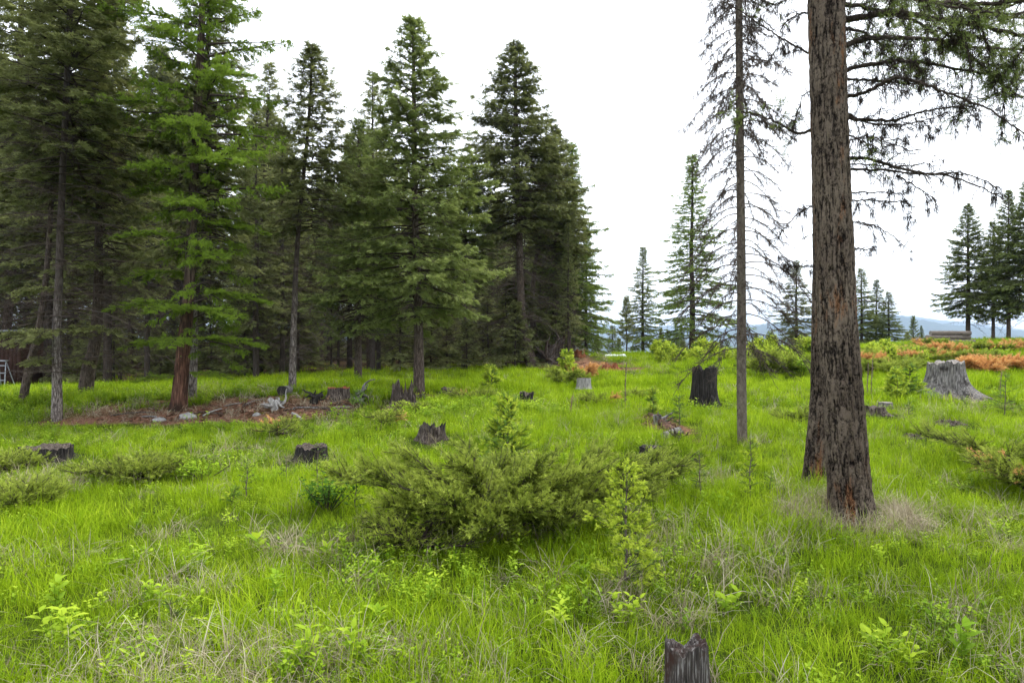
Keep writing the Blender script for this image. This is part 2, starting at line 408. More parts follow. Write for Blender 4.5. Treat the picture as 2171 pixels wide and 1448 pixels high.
# ground: soil, moss and litter
PATCH = [  # px, py, rx (m), ry (m): bare red earth
    (385, 885, 2.2, 1.0), (290, 892, 1.7, .6), (480, 870, 1.2, .7), (640, 868, 1.7, .9), (560, 862, 1.3, .7), (740, 860, .9, .4), (1220, 775, 2.2, 1.3), (1300, 782, 1.4, .8),
    (1180, 770, 1.6, 1.2), (890, 838, .9, .5), (1410, 905, .38, 1.1), (1385, 886, .3, .6)]
PT = [(at(px, py), rx, ry) for px, py, rx, ry in PATCH]
def dirt(x, y):
    d = np.zeros(np.shape(x))
    for c, rx, ry in PT:
        q = np.hypot((x - c[0]) / rx, (y - c[1]) / ry) + .75 * fbm(x * 1.9, y * 2.6, seed=21) + .25 * vn(x * 6, y * 6, seed=22)
        d = np.maximum(d, 1 - smooth((q - .55) / .6))
    return d
def forest_w(x, y):                        # 1 inside the wood
    edge = 25.5 + 0.10 * x + .8 * vn(x * .4, 0, seed=31)
    edge = np.where(x < -9, edge - 0.25 * (-9 - x), edge)
    return smooth((y - edge) / 2.5) * smooth((0.125 * y - x + 1) / 2)

def ground_mat():
    m, nt, out = new_mat('meadow_soil'); L = nt.links.new
    geo = N(nt, 'ShaderNodeNewGeometry')
    n1 = N(nt, 'ShaderNodeTexNoise', i_Scale=1.2, i_Detail=8.0, i_Roughness=.7); L(geo.outputs['Position'], n1.inputs['Vector'])
    n2 = N(nt, 'ShaderNodeTexNoise', i_Scale=14.0, i_Detail=6.0, i_Roughness=.7); L(geo.outputs['Position'], n2.inputs['Vector'])
    g = ramp(nt, [(.3, (.022, .030, .007)), (.55, (.050, .075, .012)), (.75, (.10, .12, .025))]); L(n1.outputs['Fac'], g.inputs[0])
    b = ramp(nt, [(.3, (.075, .040, .026)), (.7, (.32, .175, .115))]); L(n2.outputs['Fac'], b.inputs[0])
    f = ramp(nt, [(.3, (.022, .015, .009)), (.7, (.080, .055, .034))]); L(n2.outputs['Fac'], f.inputs[0])
    a1 = N(nt, 'ShaderNodeAttribute', attribute_name='dirt'); a2 = N(nt, 'ShaderNodeAttribute', attribute_name='wood')
    m1 = N(nt, 'ShaderNodeMix', data_type='RGBA'); L(a2.outputs['Fac'], m1.inputs[0]); L(g.outputs[0], m1.inputs[6]); L(f.outputs[0], m1.inputs[7])
    m2 = N(nt, 'ShaderNodeMix', data_type='RGBA'); L(a1.outputs['Fac'], m2.inputs[0]); L(m1.outputs[2], m2.inputs[6]); L(b.outputs[0], m2.inputs[7])
    bs = N(nt, 'ShaderNodeBsdfDiffuse'); L(m2.outputs[2], bs.inputs['Color'])
    bp = N(nt, 'ShaderNodeBump', i_Strength=.9, i_Distance=.05); L(n2.outputs['Fac'], bp.inputs['Height']); L(bp.outputs[0], bs.inputs['Normal'])
    L(bs.outputs[0], out.inputs['Surface'])
    return m
M['ground'] = ground_mat()
u = np.linspace(-8.75, 8.75, 370)
gx = 2.6 * np.sinh(u); gy = 9 + 2.6 * np.sinh(u)
GX, GY = np.meshgrid(gx, gy)
GZ = hgt(GX, GY)
nn = len(u)
i = np.arange(nn - 1)[:, None] * nn; k = np.arange(nn - 1)[None]
gf = np.stack(np.broadcast_arrays(i + k, i + k + 1, i + nn + k + 1, i + nn + k), -1).reshape(-1, 4)
g = ob('ground', mesh_from('ground', [(np.stack([GX, GY, GZ], -1).reshape(-1, 3), gf, 0)], [M['ground']],
       {'dirt': dirt(GX, GY).ravel(), 'wood': forest_w(GX, GY).ravel()}, True))
tag(g, 'gently rising meadow ground with bare red earth under the larch', kind='structure')

# mountains
def mountain_mat(name, a, b):
    m, nt, out = new_mat(name); L = nt.links.new
    geo = N(nt, 'ShaderNodeNewGeometry'); no = N(nt, 'ShaderNodeTexNoise', i_Scale=.02, i_Detail=8.0); L(geo.outputs['Position'], no.inputs['Vector'])
    r = ramp(nt, [(.35, a), (.65, b)]); L(no.outputs['Fac'], r.inputs[0])
    bs = N(nt, 'ShaderNodeBsdfDiffuse'); L(r.outputs[0], bs.inputs[0]); L(bs.outputs[0], out.inputs['Surface'])
    return m
M['mount'] = mountain_mat('wooded_mountain', (.014, .024, .014), (.045, .060, .030))
def ridge(name, Y, prof, depth, label, serr):
    xs = np.linspace(-.6 * Y, 1.3 * Y, 900); rows = np.linspace(0, 1, 14)
    px = 1085.5 + xs / Y * F
    top = EYE + (724 - np.interp(px, prof[0], prof[1])) / F * Y + Y * .0022 * fbm(xs / Y * 22, 0, seed=int(Y)) + 1.6 * serr * np.abs(vn(xs / Y * 420, 0, seed=4))
    base = -120.
    X = np.repeat(xs[None], 14, 0); t = rows[:, None]
    Yv = Y - depth * (1 - t) + depth * .25 * fbm(X / Y * 9, t * 3, seed=9) * (1 - t) * 2 * t
    Z = base + (top[None] - base) * t ** 1.15 + Y * .006 * fbm(X / Y * 14, t * 4, seed=2) * (1 - t) * t * 4
    v = np.stack([X, Yv, Z], -1)
    back = np.stack([xs, np.full_like(xs, Y + depth * .5), np.full_like(xs, base)], -1)[None]
    v = np.concatenate([v, back]).reshape(-1, 3)
    n = len(xs); i = np.arange(14)[:, None] * n; k = np.arange(n - 1)[None]
    f = np.stack(np.broadcast_arrays(i + k, i + k + 1, i + n + k + 1, i + n + k), -1).reshape(-1, 4)
    tag(ob(name, mesh_from(name, [(v, f, 0)], [M['mount']], None, True)), label, kind='structure')
ridge('mountain', 7000, ([-500, 1200, 1290, 1340, 1420, 1500, 1600, 1700, 1800, 1900, 2000, 2171, 2600], [700, 690, 688, 694, 690, 700, 690, 676, 664, 668, 680, 700, 700]), 2200,
      'blue hazy mountain ridge beyond the valley', 5)
ridge('mountain', 4500, ([-500, 1290, 1380, 1450, 1550, 1620, 1700, 1780, 1850, 1920, 2000, 2080, 2171, 2600], [735, 728, 724, 712, 700, 692, 684, 676, 668, 676, 688, 697, 705, 720]), 1300,
      'nearer wooded blue ridge behind the log pile', 9)

# ------------------------------------------------------------------ conifers
def conifer(seed, H, zb, rmax, nb=120, e_top=.7, e_bot=-.05, droop=.25, tw=11, step=.065, sl=.15, tmpl=FIR_T,
            prof=lambda t: (1 - t) ** .8, inner=.22, dead=None, tbase=.45, twl=.36, hang=.15, wild=.2, r0=.16, K=6, dens=1.0, zpow=.78):
    global rng
    keep = rng; rng = np.random.default_rng(seed); r = rng
    i = np.arange(nb); t = ((i + r.random(nb)) / nb) ** zpow
    z = zb + (H - zb) * t * .985
    az = i * 2.39996 + r.normal(0, .35, nb)
    lob = 1 + .16 * vn(np.cos(az) * 1.5 + 9, np.sin(az) * 1.5, z * .5, seed=seed)
    L = rmax * prof(t) * r.uniform(1 - 2.2 * wild, 1 + wild * .6, nb) * lob + .12
    L = np.where(r.random(nb) < .06, L * 1.2, L)
    e0 = e_bot + (e_top - e_bot) * t ** 1.3 + r.normal(0, .10, nb)
    h = np.stack([np.cos(az), np.sin(az), 0 * az], 1); side = np.stack([-np.sin(az), np.cos(az), 0 * az], 1)
    dr = droop * (1 - t * .7) * r.uniform(.6, 1.4, nb)
    sway = r.normal(0, .12, nb)
    def pt(idx, s):
        Li = L[idx]
        return (h[idx] * (Li * s * np.cos(e0[idx]))[:, None] + side[idx] * (sway[idx] * Li * s * s)[:, None]
                + np.array([0, 0, 1.]) * (z[idx] + Li * (s * np.sin(e0[idx]) - dr[idx] * s ** 2 + .45 * dr[idx] * s ** 4))[:, None])
    W0, W1, R0, R1 = [], [], [], []
    for q in range(K):
        s0, s1 = q / K, (q + 1) / K
        W0.append(pt(i, np.full(nb, s0))); W1.append(pt(i, np.full(nb, s1)))
        rb = .006 + .011 * L
        R0.append(rb * (1 - s0 * .85)); R1.append(rb * (1 - s1 * .85))
    # twigs
    nt_ = np.maximum(6, (L * tw * dens).astype(int)); bi = np.repeat(i, nt_); m = len(bi)
    s = inner + (1 - inner) * r.random(m) ** .85
    s = np.where(L[bi] < .5, r.random(m), s)
    p0 = pt(bi, s); T = unit(pt(bi, s + .02) - p0)
    sg = r.choice([-1., 1.], m)
    l2 = (.10 + twl * L[bi] * (1.05 - s) ** .75) * r.uniform(.55, 1.15, m); l2 = np.minimum(l2, .95)
    a = r.uniform(.5, 1.15, m)
    D2 = unit(T * np.cos(a)[:, None] + side[bi] * (sg * np.sin(a))[:, None] + np.array([0, 0, 1.]) * (r.normal(-.05, .18, m) - hang)[:, None])
    p1 = p0 + D2 * l2[:, None]
    TW = prisms(p0, p1, .005, .002)
    # sprigs
    ns = np.maximum(1, np.ceil(l2 / step).astype(int)); ti = np.repeat(np.arange(m), ns); n = len(ti)
    uu = r.random(n) ** .8
    q0 = p0[ti] + D2[ti] * (l2[ti] * uu)[:, None]
    sd = unit(np.cross(D2[ti], np.array([0, 0, 1.]))) * r.choice([-1., 1.], n)[:, None]
    D3 = unit(D2[ti] * .8 + sd * r.uniform(.1, .8, n)[:, None] + np.array([0, 0, 1.]) * (r.normal(.0, .25, n) - hang)[:, None])
    tint = tbase + r.normal(0, .12, n) + .16 * (s[ti] - .5) + .12 * (uu - .5) + r.normal(0, .07, nb)[bi[ti]]
    UP = unit(np.array([0, 0, 1.]) + r.normal(0, .35, (n, 3)))
    sv, sf, st = sprigs(q0, D3, UP, sl * r.uniform(.7, 1.25, n), tmpl, tint)
    tv, tf = TW
    LB = prisms(np.concatenate(W0), np.concatenate(W1), np.concatenate(R0), np.concatenate(R1), 4)
    parts = [(LB[0], LB[1], 0), (tv, tf, 0)]
    dparts = []
    if dead:
        z0, z1, nd, dl = dead
        zz = r.uniform(z0, z1, nd); aa = r.uniform(0, 2 * np.pi, nd); Ld = dl * r.uniform(.3, 1.1, nd)
        hh = np.stack([np.cos(aa), np.sin(aa), 0 * aa], 1); ss = np.stack([-np.sin(aa), np.cos(aa), 0 * aa], 1)
        ed = r.normal(.05, .2, nd); dd = r.uniform(.1, .45, nd)
        def dp(ix, s): return hh[ix] * (Ld[ix] * s)[:, None] + np.array([0, 0, 1.]) * (zz[ix] + Ld[ix] * (s * ed[ix] - dd[ix] * s * s))[:, None]
        ii = np.arange(nd)
        for q in range(4):
            pr = prisms(dp(ii, np.full(nd, q / 4)), dp(ii, np.full(nd, (q + 1) / 4)), (.005 + .007 * Ld) * (1 - q * .2), (.005 + .007 * Ld) * (.8 - q * .2))
            dparts.append((pr[0], pr[1], 0))
        ix = np.repeat(ii, np.maximum(2, (Ld * 16).astype(int))); md = len(ix); s5 = r.uniform(.25, 1, md)
        a0 = dp(ix, s5); dirs = unit(hh[ix] * r.uniform(.2, 1, md)[:, None] + ss[ix] * r.normal(0, .9, md)[:, None] + np.array([0, 0, 1.]) * r.normal(-.25, .3, md)[:, None])
        l5 = r.uniform(.08, .42, md) * np.minimum(1, Ld[ix])
        a1 = a0 + dirs * l5[:, None]; pr = prisms(a0, a1, .0042, .002); dparts.append((pr[0], pr[1], 0))
        # finer twiglets
        jx = np.repeat(np.arange(md), 3); w = r.random(len(jx))
        b0 = a0[jx] + (a1 - a0)[jx] * w[:, None]; b1 = b0 + unit(dirs[jx] + r.normal(0, .8, (len(jx), 3))) * (.10 * r.random(len(jx)))[:, None]
        pr = prisms(b0, b1, .003, .0015); dparts.append((pr[0], pr[1], 0))
    rng = keep
    return dict(crown=(sv, sf, st), limbs=parts, dead=dparts, H=H, r0=r0)

def trunk_mesh(name, path, rads, mat, n=14, rough=.07, segs=None, flare=.5, seed=0, rz=2.0):
    segs = segs or max(16, int(len(path) * 6))
    p = resample(path, segs); rr = np.interp(np.linspace(0, 1, segs), np.linspace(0, 1, len(rads)), rads)
    def disp(th, s):
        lobes = 1 + flare * np.exp(-s / .22) * (.75 + .5 * np.cos(th * 4 + 2 * seed) * np.exp(-s / .5) + .3 * np.cos(th * 7 + seed))
        return lobes * (1 + rough * fbm(np.cos(th) * 3.2 + 7, np.sin(th) * 3.2, s * rz, seed=seed, o=3))
    return mesh_from(name, tube_parts(p, rr, n, disp=disp), [mat], None, True)

KIND = {}
def make_kind(key, leafm, barkm, deadm, tr_path=None, **kw):
    c = conifer(**kw)
    sv, sf, st = c['crown']
    H, r0 = c['H'], c['r0']
    path = tr_path or [(0, 0, -.3), (.03, .02, H * .25), (-.02, .02, H * .5), (.02, 0, H * .75), (0, 0, H)]
    rads = [r0 * (1 - t) ** .85 + .012 for t in np.linspace(0, 1, 8)]
    KIND[key] = dict(
        H=H,
        trunk=trunk_mesh(key + '_trunk', path, rads, barkm, seed=kw['seed'], segs=40),
        crown=mesh_from(key + '_crown', [(sv, sf, 0)], [leafm], {'tint': st}),
        limbs=mesh_from(key + '_limbs', c['limbs'], [M['limb']]),
        dead=mesh_from(key + '_dead', c['dead'], [deadm]) if c['dead'] else None)

def plant(key, name, label, cat, base, H, wide=1.0, rz=None, group=None, lean=(0, 0), trunk=True, crown_mat=None, bark=None, trunk_me=None, trunk_world=False):
    K_ = KIND[key]
    rz = random.uniform(0, 6.28) if rz is None else rz
    e = empty(name, base, label, cat, group)
    e.rotation_euler = (lean[1], lean[0], 0)
    k = H / K_['H']; scv = (k * wide, k * wide, k)
    for pn in ('trunk', 'limbs', 'dead', 'crown'):
        me = K_[pn]
        if me is None: continue
        if pn == 'trunk' and trunk_me is not None:
            o = ob('trunk', trunk_me, e); continue
        o = ob({'limbs': 'limbs', 'dead': 'dead_branches'}.get(pn, pn), me, e)
        o.scale = scv; o.rotation_euler = (0, 0, rz)
        if pn == 'trunk' and bark: 
            o.material_slots[0].link = 'OBJECT'; o.material_slots[0].material = M[bark]
        if pn == 'crown' and crown_mat:
            o.material_slots[0].link = 'OBJECT'; o.material_slots[0].material = M[crown_mat]
        if pn in ('limbs', 'dead'): o['kind'] = 'stuff'
    return e

pf = lambda t: np.where(t < .12, .72 + 2.3 * t, 1.0) * (1 - t) ** .78
make_kind('fir_a', M['fir'], M['bark'], M['twig'], seed=1, H=10.2, zb=1.85, rmax=2.75, nb=255, droop=0.24, tw=14, step=0.05, sl=0.145, inner=.28,
          prof=lambda t: np.where(t < .14, .40 + .045 / .01 * t * .95, 1.0) * (1 - t) ** .80, dead=(1.3, 5, 60, 1.6), wild=.22, tbase=0.52, r0=.17)
make_kind('fir_b', M['fir2'], M['bark'], M['twig'], seed=2, H=12.9, zb=5.2, rmax=2.95, nb=260, droop=.32, tw=14, step=0.056, sl=0.155, inner=.25,
          prof=lambda t: (.55 + .45 * smooth(t / .3)) * (1 - t) ** .72, dead=(1.4, 8.0, 200, 1.9), tbase=0.5, r0=.17)
make_kind('fir_c', M['forest'], M['bark_dark'], M['twig'], seed=3, H=14, zb=4.0, rmax=2.5, nb=200, droop=.34, tw=11, step=0.075, sl=0.18, inner=.2,
          prof=pf, dead=(1.2, 8, 110, 1.6), tbase=0.5, r0=.18)
make_kind('fir_d', M['forest'], M['bark_dark'], M['twig'], seed=4, H=14, zb=2.6, rmax=2.2, nb=190, droop=.28, tw=11, step=0.075, sl=0.18, inner=.25,
          prof=lambda t: (1 - t) ** .65 * (.7 + .3 * np.sin(t * 9) ** 2), dead=(.8, 7, 100, 1.5), tbase=0.52, r0=.15, wild=.3)
make_kind('fir_e', M['forest'], M['bark_dark'], M['twig'], seed=5, H=12, zb=5.5, rmax=1.8, nb=160, droop=.35, tw=13, step=0.068, sl=0.165, inner=.2,
          prof=pf, dead=(1.0, 7.5, 120, 1.4), tbase=0.52, r0=.11, wild=.3)
make_kind('larch_a', M['larch'], M['bark_red'], M['twig'], seed=6, H=13, zb=.9, rmax=2.5, nb=155, droop=.22, tw=14, step=0.05, sl=0.14, tmpl=TUFT_T, inner=.18,
          e_bot=-.12, e_top=.75, prof=lambda t: (.40 + .68 * smooth(t / .5)) * (1 - t) ** .5, tbase=.58, hang=.22, twl=.26, wild=.28, r0=.2)
make_kind('larch_b', M['larch2'], M['bark_dark'], M['twig'], seed=7, H=10.5, zb=.6, rmax=2.35, nb=270, droop=.22, tw=14, step=0.06, sl=0.15, tmpl=TUFT_T, inner=.2,
          e_top=.4, e_bot=-.1, prof=lambda t: (1 - t) ** .95 * (.85 + .3 * np.sin(t * 14) ** 2), tbase=.5, hang=.12, twl=.25, wild=.3, r0=.13)
make_kind('spruce_a', M['spruce'], M['bark_dark'], M['twig'], seed=8, H=8, zb=.5, rmax=2.3, nb=215, droop=.30, tw=13, step=0.062, sl=0.15, inner=.25,
          e_top=.5, prof=lambda t: (1 - t) ** .9, tbase=.45, wild=.3, r0=.12)
make_kind('young', M['forest'], M['bark_dark'], M['twig'], seed=9, H=3.2, zb=.25, rmax=1.05, nb=80, droop=.2, tw=12, step=0.07, sl=0.16, inner=.25,
          prof=lambda t: (1 - t) ** .8, tbase=.5, wild=.35, r0=.03)
make_kind('pine', M['spruce'], M['bark_dark'], M['twig'], seed=10, H=5, zb=.5, rmax=1.15, nb=80, droop=-.25, tw=12, step=0.08, sl=0.22, tmpl=TUFT_T, inner=.3,
          e_bot=.3, e_top=.9, prof=lambda t: (1 - t) ** .7, tbase=.5, wild=.3, hang=-.2, r0=.06)

def bent_trunk(pxs, d, base, w_px, mat, n=16, flare=.35, seed=0, taper=.8, rough=.09, segs=70):
    """trunk given by its outline course in the photo at distance d; local to base"""
    pts = [P(a, b, d) - base for a, b in pxs]; pts[0][2] = -.25
    k = len(pts); r = [w_px[0] / F * d / 2 + (w_px[1] - w_px[0]) / F * d / 2 * q / (k - 1) for q in range(k)]
    return trunk_mesh('trunk', pts, r, mat, n=n, flare=flare, seed=seed, rough=rough, segs=segs)

def tree_px(key, name, label, base_px, top_py, wide=1.0, group=None, trunk_px=None, w_px=(20, 6), mat='bark', seed=0, d=None, cat='tree', flare=.35, rz=None, crown_mat=None, bark=None, lean=(0, 0)):
    b = at(*base_px) if d is None else np.array([(base_px[0] - 1085.5) / F * d, d, 0.])
    if d is not None: b[2] = float(hgt(b[0], b[1]))
    d = b[1]
    H = EYE + (724 - top_py) / F * d - b[2]
    tm = bent_trunk(trunk_px, d, b, w_px, M[mat], seed=seed, flare=flare) if trunk_px else None
    e = plant(key, name, label, cat, b, H, wide, rz=rz, group=group, trunk_me=tm, crown_mat=crown_mat, bark=bark, lean=lean)
    if trunk_px:                              # the crown follows the upper trunk's foot
        off = P(trunk_px[-1][0], trunk_px[-1][1], d) - b
        for c in e.children:
            if c.name.split('.')[0] != 'trunk': c.location = (off[0], 0, 0)
    return e

# --- named trees of the forest edge
tree_px('fir_a', 'fir_tree', 'dense bright olive fir at the forest edge with a bare orange brown lower trunk', (888, 830), 35, 1.0, 'firs along the forest edge',
        [(888, 830), (888, 760), (886, 640), (880, 450), (878, 250), (876, 60)], (26, 5), 'bark', 3, rz=.4, flare=.3)
tree_px('fir_b', 'fir_tree', 'tall fir whose trunk leans and curves up beside a heap of roots', (1130, 778), 88, 1.0, 'firs along the forest edge',
        [(1132, 778), (1118, 740), (1107, 680), (1103, 600), (1100, 430), (1094, 250), (1092, 100)], (27, 5), 'bark', 4, flare=.2)
tree_px('fir_b', 'fir_tree', 'brown twiggy fir close behind the leaning fir, second trunk beside it', (1140, 775), 265, 1.0, 'firs along the forest edge',
        [(1137, 775), (1135, 720), (1128, 660), (1135, 560), (1165, 400), (1175, 280)], (17, 4), 'bark', 5, d=28.3, flare=.2)
tree_px('larch_b', 'larch_tree', 'soft green larch closing the right end of the forest', (1214, 757), 300, 1.1, 'larches',
        [(1216, 757), (1216, 650), (1214, 400), (1212, 310)], (9, 3), 'bark_dark', 6, d=30.5)
tree_px('larch_b', 'larch_tree', 'short larch filling the low right corner of the forest edge', (1243, 757), 480, 1.0, 'larches', d=32.5)
tree_px('fir_e', 'fir_tree', 'fir with a pale slender trunk left of the dense olive fir', (620, 832), 95, 1.25, 'firs along the forest edge',
        [(620, 832), (621, 760), (625, 640), (632, 500), (655, 250), (662, 110)], (17, 4), 'bark_pale', 7, crown_mat='fir2')
e4 = tree_px('larch_a', 'larch_tree', 'vivid green larch with a flaring red brown trunk', (378, 868), -520, .74, 'larches',
        [(376, 868), (384, 800), (393, 700), (402, 600), (408, 450), (418, 250), (430, 0), (436, -240), (440, -500)], (32, 7), 'bark_red', 8, flare=.75, rz=1.1)
tree_px('fir_c', 'fir_tree', 'fir with a grey trunk directly behind the red larch trunk', (408, 846), -120, .85, 'firs along the forest edge',
        [(406, 846), (410, 760), (411, 640), (415, 400), (440, 100), (445, -60)], (19, 8), 'bark_pale', 9, flare=.2)
tree_px('fir_e', 'fir_tree', 'fir with a straight pale flaking trunk and one tuft of low boughs', (121, 892), -210, 1.5, 'firs along the forest edge',
        [(121, 892), (121, 800), (121, 700), (125, 600), (132, 400), (150, 0), (155, -200)], (21, 9), 'bark_pale', 10, flare=.25, crown_mat='fir2')
tree_px('fir_c', 'fir_tree', 'big fir with a thick trunk that swells and bends above the ground', (182, 840), -60, 1.1, 'firs along the forest edge',
        [(180, 840), (187, 790), (201, 730), (208, 640), (210, 500), (214, 300), (222, 0)], (31, 9), 'bark', 11, flare=.2)
tree_px('fir_e', 'fir_tree', 'fir with a slim dark trunk leaning to the right near the left edge', (45, 853), -40, 1.2, 'firs along the forest edge',
        [(43, 853), (62, 780), (78, 720), (92, 640), (105, 500), (120, 200), (128, 0)], (18, 6), 'bark', 12, flare=.2)
tree_px('fir_c', 'fir_tree', 'leftmost fir with olive boughs reaching over the shed', (10, 812), -220, 1.2, 'firs along the forest edge',
        [(8, 812), (14, 700), (24, 600), (34, 450), (42, 200), (48, -150)], (20, 9), 'bark', 13, flare=.2, crown_mat='fir2')
tree_px('fir_d', 'fir_tree', 'forest fir with a dark trunk between the red larch and the pale slender fir', (552, 792), 130, .95, 'firs along the forest edge',
        [(550, 792), (553, 700), (555, 600), (560, 400), (570, 200)], (15, 5), 'bark_dark', 14, flare=.1)
tree_px('fir_d', 'fir_tree', 'forest fir whose thin pointed top rises left of the dense olive fir', (790, 800), 148, .9, 'firs along the forest edge', d=25, crown_mat='fir2')
tree_px('fir_a', 'fir_tree', 'full green fir merging into the left side of the dense olive fir', (760, 812), 250, .85, 'firs along the forest edge', d=21, rz=2.2)
tree_px('fir_b', 'fir_tree', 'fir filling the dip between the two pointed firs', (985, 790), 330, 1.1, 'firs along the forest edge', d=26, crown_mat='fir')
tree_px('fir_c', 'fir_tree', 'tall fir crown rising left of the vivid larch', (228, 800), -60, .75, 'firs along the forest edge', d=24, crown_mat='fir2')

tree_px('fir_a', 'fir_tree', 'yellow green fir behind the root heap with boughs almost to the ground', (1172, 762), 290, .62, 'firs along the forest edge', d=32, rz=1.0)
tree_px('fir_a', 'fir_tree', 'leafy fir just right of the twiggy leaning pair', (1186, 762), 420, .6, 'firs along the forest edge', d=33, rz=3.0, crown_mat='fir2')
# --- low tuft of boughs on the pale trunk, and bright boughs low on the larch
def bough(seed, L, nt_, tmpl, step, sl, tbase, az, elev=.05, dr=.2, leaf='larch'):
    global rng
    keep = rng; rng = np.random.default_rng(seed); r = rng
    h = np.array([math.cos(az), math.sin(az), 0]); sd = np.array([-h[1], h[0], 0])
    f = lambda s: h * (L * s)[:, None] + np.array([0, 0, 1.]) * (L * (elev * s - dr * s * s))[:, None]
    q = np.linspace(0, 1, 8); pp = f(q)
    lb = prisms(pp[:-1], pp[1:], .016 * (1 - q[:-1] * .8), .016 * (1 - q[1:] * .8), 5)
    s = r.uniform(.12, 1, nt_); p0 = f(s); sg = r.choice([-1., 1.], nt_)
    l2 = (.12 + .42 * L * (1.02 - s) ** .8) * r.uniform(.5, 1.1, nt_)
    D = unit(h * r.uniform(.5, 1, nt_)[:, None] + sd * (sg * r.uniform(.5, 1, nt_))[:, None] + np.array([0, 0, 1.]) * r.normal(-.12, .15, nt_)[:, None])
    tw = prisms(p0, p0 + D * l2[:, None], .005, .002)
    ns = np.maximum(2, (l2 / step).astype(int)); ti = np.repeat(np.arange(nt_), ns); n = len(ti); uu = r.random(n)
    sdd = unit(np.cross(D[ti], np.array([0, 0, 1.]))) * r.choice([-1., 1.], n)[:, None]
    D3 = unit(D[ti] + sdd * r.uniform(0, .8, n)[:, None] + r.normal(0, .2, (n, 3)) - np.array([0, 0, .15]))
    sv, sf, st = sprigs(p0[ti] + D[ti] * (l2[ti] * uu)[:, None], D3, np.tile([[0, 0, 1.]], (n, 1)), sl * r.uniform(.7, 1.2, n), tmpl, tbase + r.normal(0, .12, n) + .15 * uu)
    rng = keep
    a = mesh_from('limb', [(lb[0], lb[1], 0), (tw[0], tw[1], 0)], [M['limb']])
    b = mesh_from('needles', [(sv, sf, 0)], [M[leaf]], {'tint': st})
    return a, b
def find(label): return next(o for o in COL.objects if o.get('label', '').startswith(label))
pale = find('fir with a straight pale flaking'); pb = np.array(pale.location)
bset = [bough(50 + q, 1.15, 38, FIR_T, .045, .12, .55, 0, .12 - q * .03, .25, 'fir2') for q in range(3)]
for q, (py, az, sc_) in enumerate([(693, .2, .9), (700, 3.3, 1.0), (695, 1.5, .7), (702, 5.0, .9), (715, 4.2, .8), (762, .1, .55), (765, 3.0, .6), (758, 4.4, .6), (610, 2.9, .9), (560, .1, .8)]):
    z = P(121, py, pb[1])[2] - pb[2]
    me1, me2 = bset[q % 3]
    o = ob('limb', me1, pale); o.location = (0.02, 0, z); o.rotation_euler = (0, 0, az); o.scale = (sc_,) * 3
    o2 = ob('needles', me2, o)
red = find('vivid green larch'); rb_ = np.array(red.location)
bset = [bough(60 + q, 1.5, 46, TUFT_FINE, .030, .095, .85, 0, .10, .24, 'larch') for q in range(3)]
for q, (px, py, az, sc_) in enumerate([(388, 790, .1, .6), (388, 795, 3.6, .55), (392, 715, .15, 1.0), (392, 722, 3.2, .8), (395, 718, 4.9, .8), (398, 655, 5.7, 1.05), (398, 640, 3.5, .9), (398, 650, 4.6, .8),
                                       (402, 620, .2, 1.0), (405, 575, 3.0, .95), (405, 540, 5.5, .9), (405, 500, 4.0, .9), (408, 470, .3, .9), (408, 440, 5.0, 1.0), (409, 400, 3.3, .8), (410, 350, 5.6, 1.2), (412, 370, 4.4, 1.0),
                                       (411, 290, 5.0, 1.1), (414, 240, 4.0, 1.2), (416, 180, 5.6, 1.2), (418, 120, 4.7, 1.2), (422, 60, 3.9, 1.2), (424, 30, 5.4, 1.3)]):
    p_ = P(px, py, rb_[1]) - rb_
    me1, me2 = bset[q % 3]
    o = ob('limb', me1, red); o.location = [float(c) for c in p_]; o.rotation_euler = (0, 0, az); o.scale = (sc_,) * 3
    ob('needles', me2, o)

# --- the wood behind: copies sharing meshes
sky_px = [-900, -200, 0, 100, 200, 245, 300, 340, 480, 560, 640, 700, 760, 830, 960, 1000, 1060, 1160, 1240, 1290]
sky_py = [-100, -80, -20, 120, 60, 200, 240, 60, 60, 150, 260, 300, 190, 200, 340, 430, 330, 330, 520, 700]
def between(px):
    for lim, w in ((60, 'behind the shed and the leftmost fir'), (125, 'left of the pale flaking trunk'), (250, 'near the thick bent trunk'), (390, 'just left of the red larch'), (500, 'just right of the red larch'),
                   (620, 'left of the pale slender fir'), (740, 'right of the pale slender fir'), (890, 'left of the dense olive fir'), (1000, 'right of the dense olive fir'), (1115, 'left of the leaning fir')):
        if px < lim: return w
    return 'right of the leaning fir'
def depth_word(y): return 'at the front of' if y < 29 else 'in the middle of' if y < 42 else 'deep inside'
pts = []
tries = 0
while len(pts) < 98 and tries < 20000:
    tries += 1
    y = random.uniform(22.5, 62); x = random.uniform(-.95 * y - 3, .125 * y - .8)
    edge = 24.5 + .12 * x - (0 if x > -9 else .15 * (-9 - x))
    if y < edge: continue
    if any((x - a) ** 2 + (y - b) ** 2 < (1.35 + .012 * y) ** 2 for a, b in pts): continue
    px = 1085.5 + x / y * F
    if -200 < px < 60 and y < 27: continue
    pts.append((x, y))
for x, y in pts:
    px = 1085.5 + x / y * F
    top = np.interp(px, sky_px, sky_py) + random.uniform(15, 230) * (1 if y < 45 else .6)
    b = (x, y, float(hgt(x, y)))
    H = min(EYE + (724 - top) / F * y - b[2], 23)
    if H < 2: continue
    key = random.choice(['fir_c', 'fir_d', 'fir_e', 'fir_c', 'fir_d', 'fir_b'])
    plant(key, 'forest_fir', 'dark fir ' + depth_word(y) + ' the shaded wood, ' + between(px), 'tree', b, H, random.uniform(.75, 1.1), group='dark firs crowded inside the wood', crown_mat='forest')
cnt = 0
